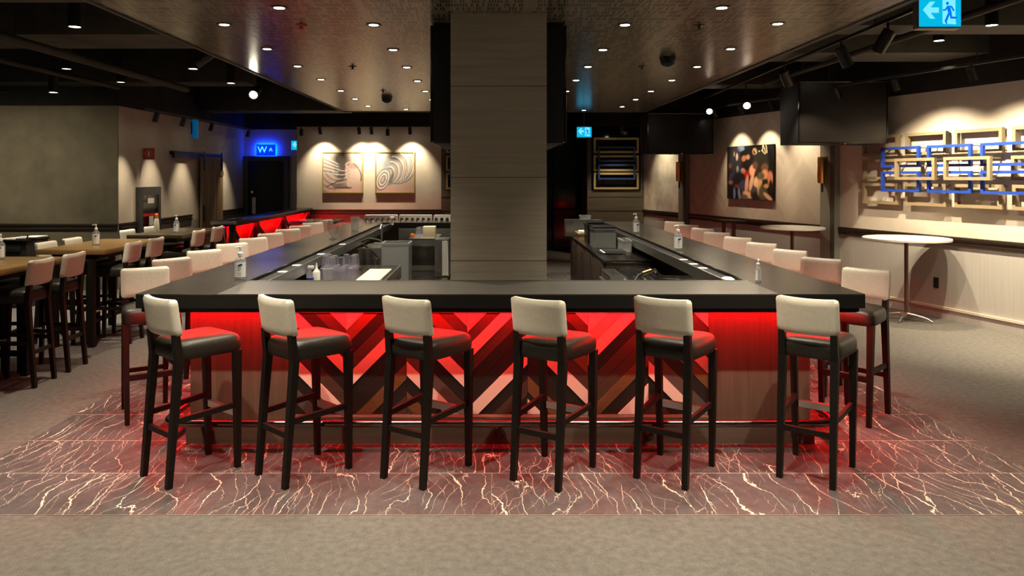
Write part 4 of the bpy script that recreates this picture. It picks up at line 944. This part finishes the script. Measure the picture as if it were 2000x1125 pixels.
bm = bmesh.new(); add_box(bm, -.23, .22, .032, .04, -.07, .19); finish(bm, 'halo_strip', 'neon_halo', r, False)
bm = bmesh.new(); add_box(bm, -.19, -.17, .03, .069, .06, .08); add_box(bm, .19, .21, .03, .069, .06, .08); finish(bm, 'standoff', 'black_metal', r, False)
# blue lit light box above the left wall
tag(box('light_panel', (-6.07, -5.97, 15.0, 15.06, 2.62, 3.0), 'blue_panel', None, .003), 'narrow blue panel high on the wall above the barn door track', 'panel')
tag(box('panel_bracket', (-6.1, -6.075, 15.01, 15.05, 2.7, 2.95), 'black_metal', None, .0), 'small black bracket holding the narrow blue panel', 'bracket')

# ------------------------------------------------------------ left wall fittings
r = thing('barn_door', 'weathered wooden sliding barn door on the left cream wall', 'door', (-6.0, 15.9, 0))
bm = bmesh.new()
for k in range(6): add_box(bm, -.03, .01, -.6+.2*k, -.4+.2*k-.006, .03, 2.25)
finish(bm, 'planks', 'barn_wood', r, False)
bm = bmesh.new(); add_box(bm, .011, .03, -.6, .594, 1.86, 1.96); add_box(bm, .011, .03, -.6, .594, .25, .38); finish(bm, 'cross_board', 'barn_wood', r, False)
for y in (-.5, .5): box('hanger', (.0105, .028, y-.03, y+.03, 1.97, 2.36), 'black_metal', r, .002)
box('handle', (.011, .05, -.56, -.53, .9, 1.25), 'black_metal', r, .004)
bm = bmesh.new(); add_box(bm, -6.097, -6.045, 14.0, 16.62, 2.27, 2.33); add_box(bm, -6.045, -6.01, 14.02, 15.2, 2.2, 2.31); tag(finish(bm, 'door_track', 'espresso', None, False), 'dark timber sliding track above the barn door', 'door track')
r = thing('fire_cabinet', 'dark framed fire extinguisher cabinet with glass front on the left wall', 'cabinet', (-6.1, 13.08, 0))
bm = bmesh.new(); y0, y1, z0, z1 = -.41, .41, .88, 1.66
for b in ((y0, y1, z1-.14, z1), (y0, y1, z0, z0+.06), (y0, y0+.13, z0+.06, z1-.14), (y1-.09, y1, z0+.06, z1-.14)): add_box(bm, .001, .07, b[0], b[1], b[2], b[3])
finish(bm, 'frame', 'cabinet_grey', r, False)
bm = bmesh.new(); add_box(bm, .002, .006, y0+.13, y1-.09, z0+.06, z1-.14); finish(bm, 'back_plate', 'aluminium', r, False)
bm = bmesh.new(); add_box(bm, .052, .056, y0+.13, y1-.09, z0+.06, z1-.14); finish(bm, 'glass', 'clear_glass', r, False)
box('notice', (.057, .0585, -.09, .16, 1.37, 1.46), 'label_white', r, 0); box('tag', (.057, .0585, -.03, .14, .98, 1.17), 'label_white', r, 0)
bm = bmesh.new(); add_lathe(bm, [(.02, .95), (.022, 1.12), (.012, 1.16), (.012, 1.2)], .03, .02, 14, 0); finish(bm, 'extinguisher', 'red_paint', r)
box('red_bar', (.056, .062, y0+.13, y1-.09, 1.15, 1.19), 'red_paint', r, 0)
r = thing('fire_sign', 'red fire extinguisher sign projecting from the left wall above the cabinet', 'sign', (-6.1, 12.95, 2.24))
box('plate', (.001, .2, -.006, .006, -.1, .1), 'fire_red', r, 0); box('mount', (.001, .02, .0065, .05, -.09, .09), 'label_white', r, 0)
bm = bmesh.new(); ring = [(.1+.055*math.cos(a), .06*math.sin(a)) for a in np.linspace(0, 2*PI, 24)]; stroke(bm, ring, .012, -.0085, -.0062); stroke(bm, [(.1, .03), (.1, -.03)], .03, -.0085, -.0062); finish(bm, 'emblem', 'label_white', r, False)

# ------------------------------------------------------------ inside the bar
# far counter racks with arched openings
def rack_bm(wd):
    bm = bmesh.new(); nA = 6; p = wd/nA
    poly = [(0, 0)]
    for i in range(nA):
        c_ = p*(i+.5); r_ = p*.30
        poly += [(c_-r_, 0)]+[(c_+r_*math.cos(a), .032+r_*math.sin(a)) for a in np.linspace(PI, 0, 7)]+[(c_+r_, 0)]
    poly += [(wd, 0), (wd, .092), (wd-.012, .104), (.012, .104), (0, .092)]
    add_prism(bm, poly, 0, .16); return bm
for k, x in enumerate((-2.2, -1.6, -1.0, -.4, .2)):
    tag(finish(rack_bm(.565), 'bottle_rack', 'white_plastic', None, True, (x, 12.75, ZT+.0015)), 'white rack with six arched openings on the far bar counter, %s from the left' % ORD[k], 'rack', 'arched racks on the far counter')
# left underbar
r = thing('underbar_bench', 'dark steel work bench under the left bar counter', 'work bench', (0, 0, 0))
box('worktop', (-1.92, -1.04, 6.3, 8.35, .815, .845), 'rail_steel', r, .004); box('bench_body', (-1.92, -1.08, 6.32, 8.33, .1, .814), 'black_plastic', r, .004)
box('splash', (-1.0395, -1.02, 6.3, 8.35, .7, .845), 'brushed_steel', r, .002)
tag(box('cutting_board', (-1.29, -1.06, 6.9, 7.85, .8455, .866), 'board_cream', None, .005), 'cream plastic cutting board on the left work bench', 'cutting board')
def cup_bm(rb, rt, h, rim=.003):
    bm = bmesh.new(); add_lathe(bm, [(rt, 0), (rt+rim, .004), (rt, .012), (rb, h-.006), (rb-.006, h)], 0, 0, 16, cap0=False); return bm
cup0 = finish(cup_bm(.030, .042, .135), 'plastic_cup', 'cup_plastic'); cup0['n'] = 0
cu_ = False
for i in range(4):
    for j in range(3):
        for lv in range(2 if (i+j) % 3 else 1):
            o = cup0 if not cu_ else cup0.copy()
            if cu_: COL.objects.link(o)
            cu_ = True; o.location = (-1.60+.088*i, 7.0+.13*j, .8455+.105*lv)
            tag(o, 'smoky plastic cup upside down among the cups on the left work bench', 'cup', 'plastic cups on the left bench')
del cup0['n']
gl0 = finish(cup_bm(.031, .036, .11, .0), 'drinking_glass', 'clear_glass'); gu = False
for (x, y, lv) in [(-1.42+.085*i, 7.98+.11*j, q) for i in range(3) for j in range(2) for q in range(2 if i < 2 else 1)]:
    o = gl0 if not gu else gl0.copy()
    if gu: COL.objects.link(o)
    gu = True; o.location = (x, y, .8455+.1105*lv); tag(o, 'clear glass upside down in the small stack behind the cutting board', 'glass', 'stacked glasses on the left bench')
r = thing('spray_bottle', 'clear spray bottle with blue liquid at the left end of the work bench', 'bottle', (-1.62, 6.6, .8455))
bm = bmesh.new(); add_lathe(bm, [(.032, 0), (.034, .01), (.034, .1)], 0, 0, 16); finish(bm, 'liquid', 'blue_liquid', r)
bm = bmesh.new(); add_lathe(bm, [(.0345, .101), (.034, .13), (.014, .16), (.014, .175)], 0, 0, 16); finish(bm, 'body', 'clear_plastic', r)
bm = bmesh.new(); add_box(bm, -.02, .035, -.012, .012, .176, .205, 0, .004); finish(bm, 'trigger_head', 'white_plastic', r)
bm = bmesh.new(); add_lathe(bm, [(.034, 0), (.034, .13), (.028, .14), (.012, .16), (.004, .215)], -1.595, 6.74, 16); 
for v in bm.verts: v.co.z += .8455
tag(finish(bm, 'squeeze_bottle', 'white_plastic'), 'white cone tipped squeeze bottle beside the spray bottle', 'bottle')
r = thing('plastic_jug', 'grey clear measuring jug before the smoky cups', 'jug', (-1.50, 6.78, .8455))
bm = bmesh.new(); add_lathe(bm, [(.038, 0), (.048, .15), (.052, .155)], 0, 0, 18, cap1=False); finish(bm, 'body', 'bin_plastic', r)
# steel equipment at the left middle
def open_bin(name, label, x0, x1, y0, y1, z0, z1, mt, lid=None, cat='bin', t_=.012):
    r = thing(name, label, cat, ((x0+x1)/2, (y0+y1)/2, z0)); a, b, h = (x1-x0)/2, (y1-y0)/2, z1-z0; bm = bmesh.new()
    add_box(bm, -a, a, -b, b, 0, t_); add_box(bm, -a, -a+t_, -b, b, t_, h); add_box(bm, a-t_, a, -b, b, t_, h); add_box(bm, -a+t_, a-t_, -b, -b+t_, t_, h); add_box(bm, -a+t_, a-t_, b-t_, b, t_, h); finish(bm, 'tub', mt, r, False)
    bm = bmesh.new()
    for q in ((-a-.008, a+.008, -b-.008, -b), (-a-.008, a+.008, b, b+.008), (-a-.008, -a, -b, b), (a, a+.008, -b, b)): add_box(bm, q[0], q[1], q[2], q[3], h-.02, h)
    finish(bm, 'rim', mt, r, False)
    if lid: box('lid', (-a-.01, a+.01, -b-.01, b+.01, h+.001, h+.02), lid, r, .004)
    return r
r = thing('equipment_stand', 'dark stand carrying the steel bins at the left inside of the bar', 'stand', (0, 0, 0))
box('shelf', (-1.38, -.56, 8.9, 11.5, .46, .50), 'rail_steel', r, .004)
for x in (-1.355, -.60):
    for y in (8.94, 11.45): box('leg', (x-.02, x+.02, y-.02, y+.02, .0, .459), 'black_metal', r, 0)
open_bin('ice_bin', 'tall translucent grey bin standing left of the steel cabinet', -1.33, -1.0, 8.93, 9.27, .501, 1.04, 'bin_plastic')
r = thing('steel_cabinet', 'steel front loading cabinet holding cups inside the bar', 'cabinet', (-.98, 10.9, .501))
box('body', (-.2, .22, -.38, .38, 0, .45), 'brushed_steel', r, .006); box('door', (-.15, .215, -.395, -.381, .08, .36), 'rail_steel', r, .004); box('top_edge', (-.2, .22, -.39, .38, .451, .465), 'aluminium', r, .003)
r = thing('steel_tower', 'narrow steel unit beside the column with a white towel', 'bar equipment', (-.69, 10.1, .501))
box('body', (-.07, .12, -.2, .2, 0, .50), 'brushed_steel', r, .006); box('knob', (-.045, -.01, -.215, -.201, .06, .095), 'chrome', r, .005)
bm = rounded_pad(10, 12, lambda u, v, s: (.03+.075*u+.006*math.sin(u*14), -.208-.012*s-.004*math.sin(u*20+v*3), .02+.46*v)); tag(finish(bm, 'bar_towel', 'towel', None, True, (-.69, 10.1, .501)), 'white towel hanging on the steel unit beside the column', 'towel')
tag(box('carton', (-1.0, -.82, 10.75, 10.95, .967, 1.115), 'carton', None, .003), 'cream carton on top of the steel cabinet', 'carton')
for k, (x, y) in enumerate(((-1.06, 10.7), (-1.07, 10.82), (-1.05, 10.94))):
    o = cup0.copy(); COL.objects.link(o); o.location = (x, y, .967); tag(o, 'clear cup beside the cream carton on the steel cabinet', 'cup', 'cups on the steel cabinet')
bm = bmesh.new(); add_lathe(bm, [(.004, 0), (.03, .01), (.036, .03), (.028, .055), (.004, .062)], -1.14, 10.62, 14)
for v in bm.verts: v.co.z += .967
tag(finish(bm, 'orange', 'orange_peel'), 'small orange fruit on the steel cabinet', 'fruit')
for k in range(4):
    bm = bmesh.new(); add_lathe(bm, [(.05, 0), (.055, .01), (.05, .2), (.056, .22)], 0, 0, 18); tag(finish(bm, 'steel_canister', 'brushed_steel', None, True, (-1.28+.12*k, 11.35, .501 if k < 0 else .501)), 'tall steel canister behind the steel bins, %s of four from the left' % ORD[k], 'canister', 'steel canisters')
    
tag(box('steel_splashback', (-1.45, -.60, 11.53, 11.56, .0, 1.03), 'brushed_steel', None, .002), 'steel splash sheet behind the canisters inside the bar', 'splash panel')
r = thing('sink_unit', 'steel hand sink with spray hose at the left inside of the bar', 'sink', (-1.53, 9.7, 0))
box('basin', (-.13, .12, -.3, .3, .55, .94), 'brushed_steel', r, .01); box('pedestal', (-.1, .1, -.25, .25, 0, .549), 'black_plastic', r, .004); box('drain_board', (-.05, .12, .1, .29, .941, .955), 'aluminium', r, .003)
hp = [(-.15, .0, 1.0)]+[(-.15+.30*k/16+.10*math.sin(PI*k/16), -.32, 1.06-.36*math.sin(PI*k/16)**1.2+.0*k) for k in range(1, 17)]
bm = bmesh.new(); add_tube(bm, [(-.12, -.33, 1.02), (-.02, -.34, 1.06), (.10, -.345, 1.04), (.20, -.345, .98), (.24, -.345, .88), (.20, -.345, .78), (.12, -.345, .80), (.02, -.345, .90), (-.1, -.335, .99)], .014, 10); finish(bm, 'hose', 'rubber', r)
bm = bmesh.new(); add_tube(bm, [(.06, .2, .956), (.06, .2, 1.16), (.06, .12, 1.2), (.06, .06, 1.16)], .012, 10); finish(bm, 'faucet', 'chrome', r)
# tap fittings near the far left corner
r = thing('beverage_valve', 'small white valve fitting at the far left inner corner of the bar', 'tap', (-1.63, 12.15, 0))
bm = bmesh.new(); add_tube(bm, [(0, 0, 1.046), (0, 0, 1.15)], .02, 12); finish(bm, 'tower', 'white_plastic', r); box('nozzle', (-.03, .03, -.08, .02, 1.151, 1.19), 'white_plastic', r, .005)
# glass vase and clear jug on the left counter
r = thing('glass_vase', 'round clear glass vase on the left bar counter', 'vase', (-1.94, 9.05, ZT))
bm = bmesh.new(); add_lathe(bm, [(.045, 0), (.05, .008), (.016, .03), (.014, .045), (.04, .07), (.066, .12), (.07, .18), (.058, .235), (.045, .262)], 0, 0, 26, cap1=False); finish(bm, 'bowl', 'clear_glass', r)
r = thing('clear_pitcher', 'clear plastic pitcher on the left bar counter behind the glass vase', 'pitcher', (-1.93, 10.45, ZT))
bm = bmesh.new(); add_lathe(bm, [(.05, 0), (.056, .01), (.062, .19), (.066, .2)], 0, 0, 20, cap1=False); finish(bm, 'body', 'bin_plastic', r); bm = bmesh.new(); add_tube(bm, [(.06, 0, .17), (.1, 0, .165), (.11, 0, .12), (.095, 0, .06), (.056, 0, .05)], .009, 8); finish(bm, 'handle', 'clear_plastic', r)
# napkins on the drink rails
for x, y, l in ((-1.75, 6.2, 'white coaster on the left drink rail, nearest'), (-1.75, 6.65, 'white coaster on the left drink rail, second nearest'), (-1.75, 7.6, 'white coaster on the left drink rail, third nearest'), (-1.75, 8.7, 'white coaster on the left drink rail before the vase'), (1.84, 6.45, 'white coaster on the right drink rail, nearest'), (1.84, 6.75, 'white coaster on the right drink rail, second nearest'), (1.84, 7.1, 'white coaster on the right drink rail before the pump bottle')):
    bm = bmesh.new(); add_lathe(bm, [(.045, 0), (.046, .003), (.044, .005)], 0, 0, 20); tag(finish(bm, 'coaster', 'label_white', None, True, (x, y, 1.0455)), l, 'coaster', 'coasters on the drink rails')
# right inside
r = thing('backbar_cabinet', 'dark wooden cabinet run with doors inside the right side of the bar', 'cabinet', (1.27, 10.1, 0))
box('body', (.02, .52, -1.75, 1.75, .08, .87), 'rail_wood', r, .003); box('worktop', (-.01, .54, -1.77, 1.77, .871, .90), 'rail_steel', r, .003); box('plinth', (.06, .5, -1.72, 1.72, 0, .079), 'matt_black', r, 0)
for k in range(4):
    d = box('door', (-.004, .019, -1.74+.875*k, -.875+.875*k, .1, .86), 'plank_dark', r, .003)
    bm = bmesh.new(); add_tube(bm, [(-.02, -1.64+.875*k, .70), (-.02, -1.64+.875*k, .82)], .007, 8); add_tube(bm, [(-.005, -1.64+.875*k, .72), (-.02, -1.64+.875*k, .72)], .005, 6); add_tube(bm, [(-.005, -1.64+.875*k, .80), (-.02, -1.64+.875*k, .80)], .005, 6); finish(bm, 'handle', 'chrome', d)
r = thing('glass_washer_bench', 'steel drawer bench carrying the racks of glasses inside the right bar', 'work bench', (0, 0, 0))
box('body', (1.22, 1.78, 6.55, 8.25, .1, .70), 'rail_steel', r, .004); box('worktop', (1.2, 1.79, 6.5, 8.28, .701, .73), 'brushed_steel', r, .003)
for k in range(2): box('drawer', (1.205, 1.219, 7.0+.62*k, 7.58+.62*k, .35, .66), 'brushed_steel', r, .003)
r = thing('steel_basin', 'shallow steel sink tub left of the glasses on the drawer bench', 'sink', (1.29, 7.9, .731))
bm = bmesh.new()
for b in ((-.07, .07, -.3, -.29), (-.07, .07, .29, .3), (-.07, -.06, -.29, .29), (.06, .07, -.29, .29)): add_box(bm, *b, 0, .09)
add_box(bm, -.06, .06, -.29, .29, 0, .01); finish(bm, 'tub', 'brushed_steel', r, False)
rk = open_bin('glass_rack', 'grey plastic rack holding the upside down glasses on the right bench', 1.385, 1.775, 6.95, 8.2, .731, .757, 'bin_plastic', None, 'rack')
first = True
g2 = finish(cup_bm(.028, .033, .10, 0), 'drinking_glass', 'clear_glass')
for i in range(5):
    for j in range(15):
        o = g2 if first else g2.copy()
        if not first: COL.objects.link(o)
        first = False; o.location = (1.43+.075*i, 7.02+.079*j, .7435); tag(o, 'clear glass upside down among the rows in the rack inside the right bar', 'glass', 'glasses in the right rack')
r = thing('black_tray', 'black lidded box under the right front corner of the bar', 'box', (1.56, 6.2, 0))
box('box', (-.17, .17, -.18, .18, .66, .96), 'black_plastic', r, .006); box('lid', (-.18, .18, -.19, .19, .961, .985), 'gloss_black', r, .004); box('stand', (-.15, .15, -.16, .16, 0, .659), 'matt_black', r, 0); box('lip', (-.18, .18, .191, .198, .975, .99), 'chrome', r, .002)
r = thing('spray_gun', 'copper handled spray hose lying over the rack of glasses', 'spray hose', (1.30, 6.75, 0))
bm = bmesh.new(); add_tube(bm, [(-.06, -.35, .60), (-.055, -.25, .78), (-.03, -.15, .90), (.03, -.06, .955), (.07, -.03, .965)], .012, 10); finish(bm, 'hose', 'rubber', r)
bm = bmesh.new(); add_tube(bm, [(.07, -.03, .965), (.16, .02, .985)], .02, 12); finish(bm, 'handle', 'copper', r)
bm = bmesh.new(); add_tube(bm, [(.16, .02, .985), (.2, .04, .99), (.215, .045, .965)], .014, 10); finish(bm, 'nozzle', 'chrome', r)
open_bin('storage_bin', 'large clear storage bin with dark lid on the right cabinet run', 1.36, 1.64, 9.75, 10.2, .901, 1.16, 'bin_plastic', 'black_plastic')
open_bin('storage_bin', 'smaller clear storage bin beside the large one on the right cabinet run', 1.64, 1.745, 9.2, 9.6, .901, 1.05, 'bin_plastic')
open_bin('storage_bin', 'black storage bin behind the large clear bin on the right cabinet run', 1.36, 1.66, 10.45, 10.85, .901, 1.17, 'black_plastic')
r = open_bin('cardboard_box', 'open cardboard box of white napkins at the far end of the right cabinet run', 1.30, 1.52, 11.0, 11.4, .901, 1.0, 'cardboard', None, 'box')
tag(box('napkin_pile', (1.32, 1.50, 11.03, 11.3, .9135, 1.03), 'label_white', None, .01), 'pile of white napkins inside the open cardboard box', 'napkins')
for k in range(3):
    tag(box('bar_mat', (1.34+.02*k, 1.60+.02*k, 9.0-.02*k, 9.35-.02*k, .9005+.012*k, .911+.012*k), ('rubber', 'label_white', 'rubber')[k], None, .003), 'thin %s mat lying before the clear bin, %s of three' % (('black', 'white', 'black')[k], ('lowest', 'middle', 'topmost')[k]), 'mat', 'mats on the right cabinet')
r = thing('steel_trough', 'long curved steel trough at the far right of the bar', 'bar equipment', (1.44, 11.70, 0), 0)
bm = rounded_pad(14, 6, lambda u, v, s: (-.28+.56*u, .05*math.sin(PI*u)+(.10 if s else -.10)*(1-.15*v)-.1*u, .906+.26*v)); finish(bm, 'trough', 'brushed_steel', r)
open_bin('storage_tub', 'small clear tub standing on the steel trough', 1.40, 1.56, 11.63, 11.77, 1.168, 1.233, 'clear_plastic', None, 'tub', .004)
# a few loose items on the right corner
bm = bmesh.new(); add_lathe(bm, [(.05, 0), (.055, .004), (.03, .02), (.002, .022)], 0, 0, 14); tag(finish(bm, 'bar_cloth', 'towel', None, True, (1.835, 5.75, 1.0455)), 'crumpled pale cloth at the front end of the right drink rail', 'cloth')
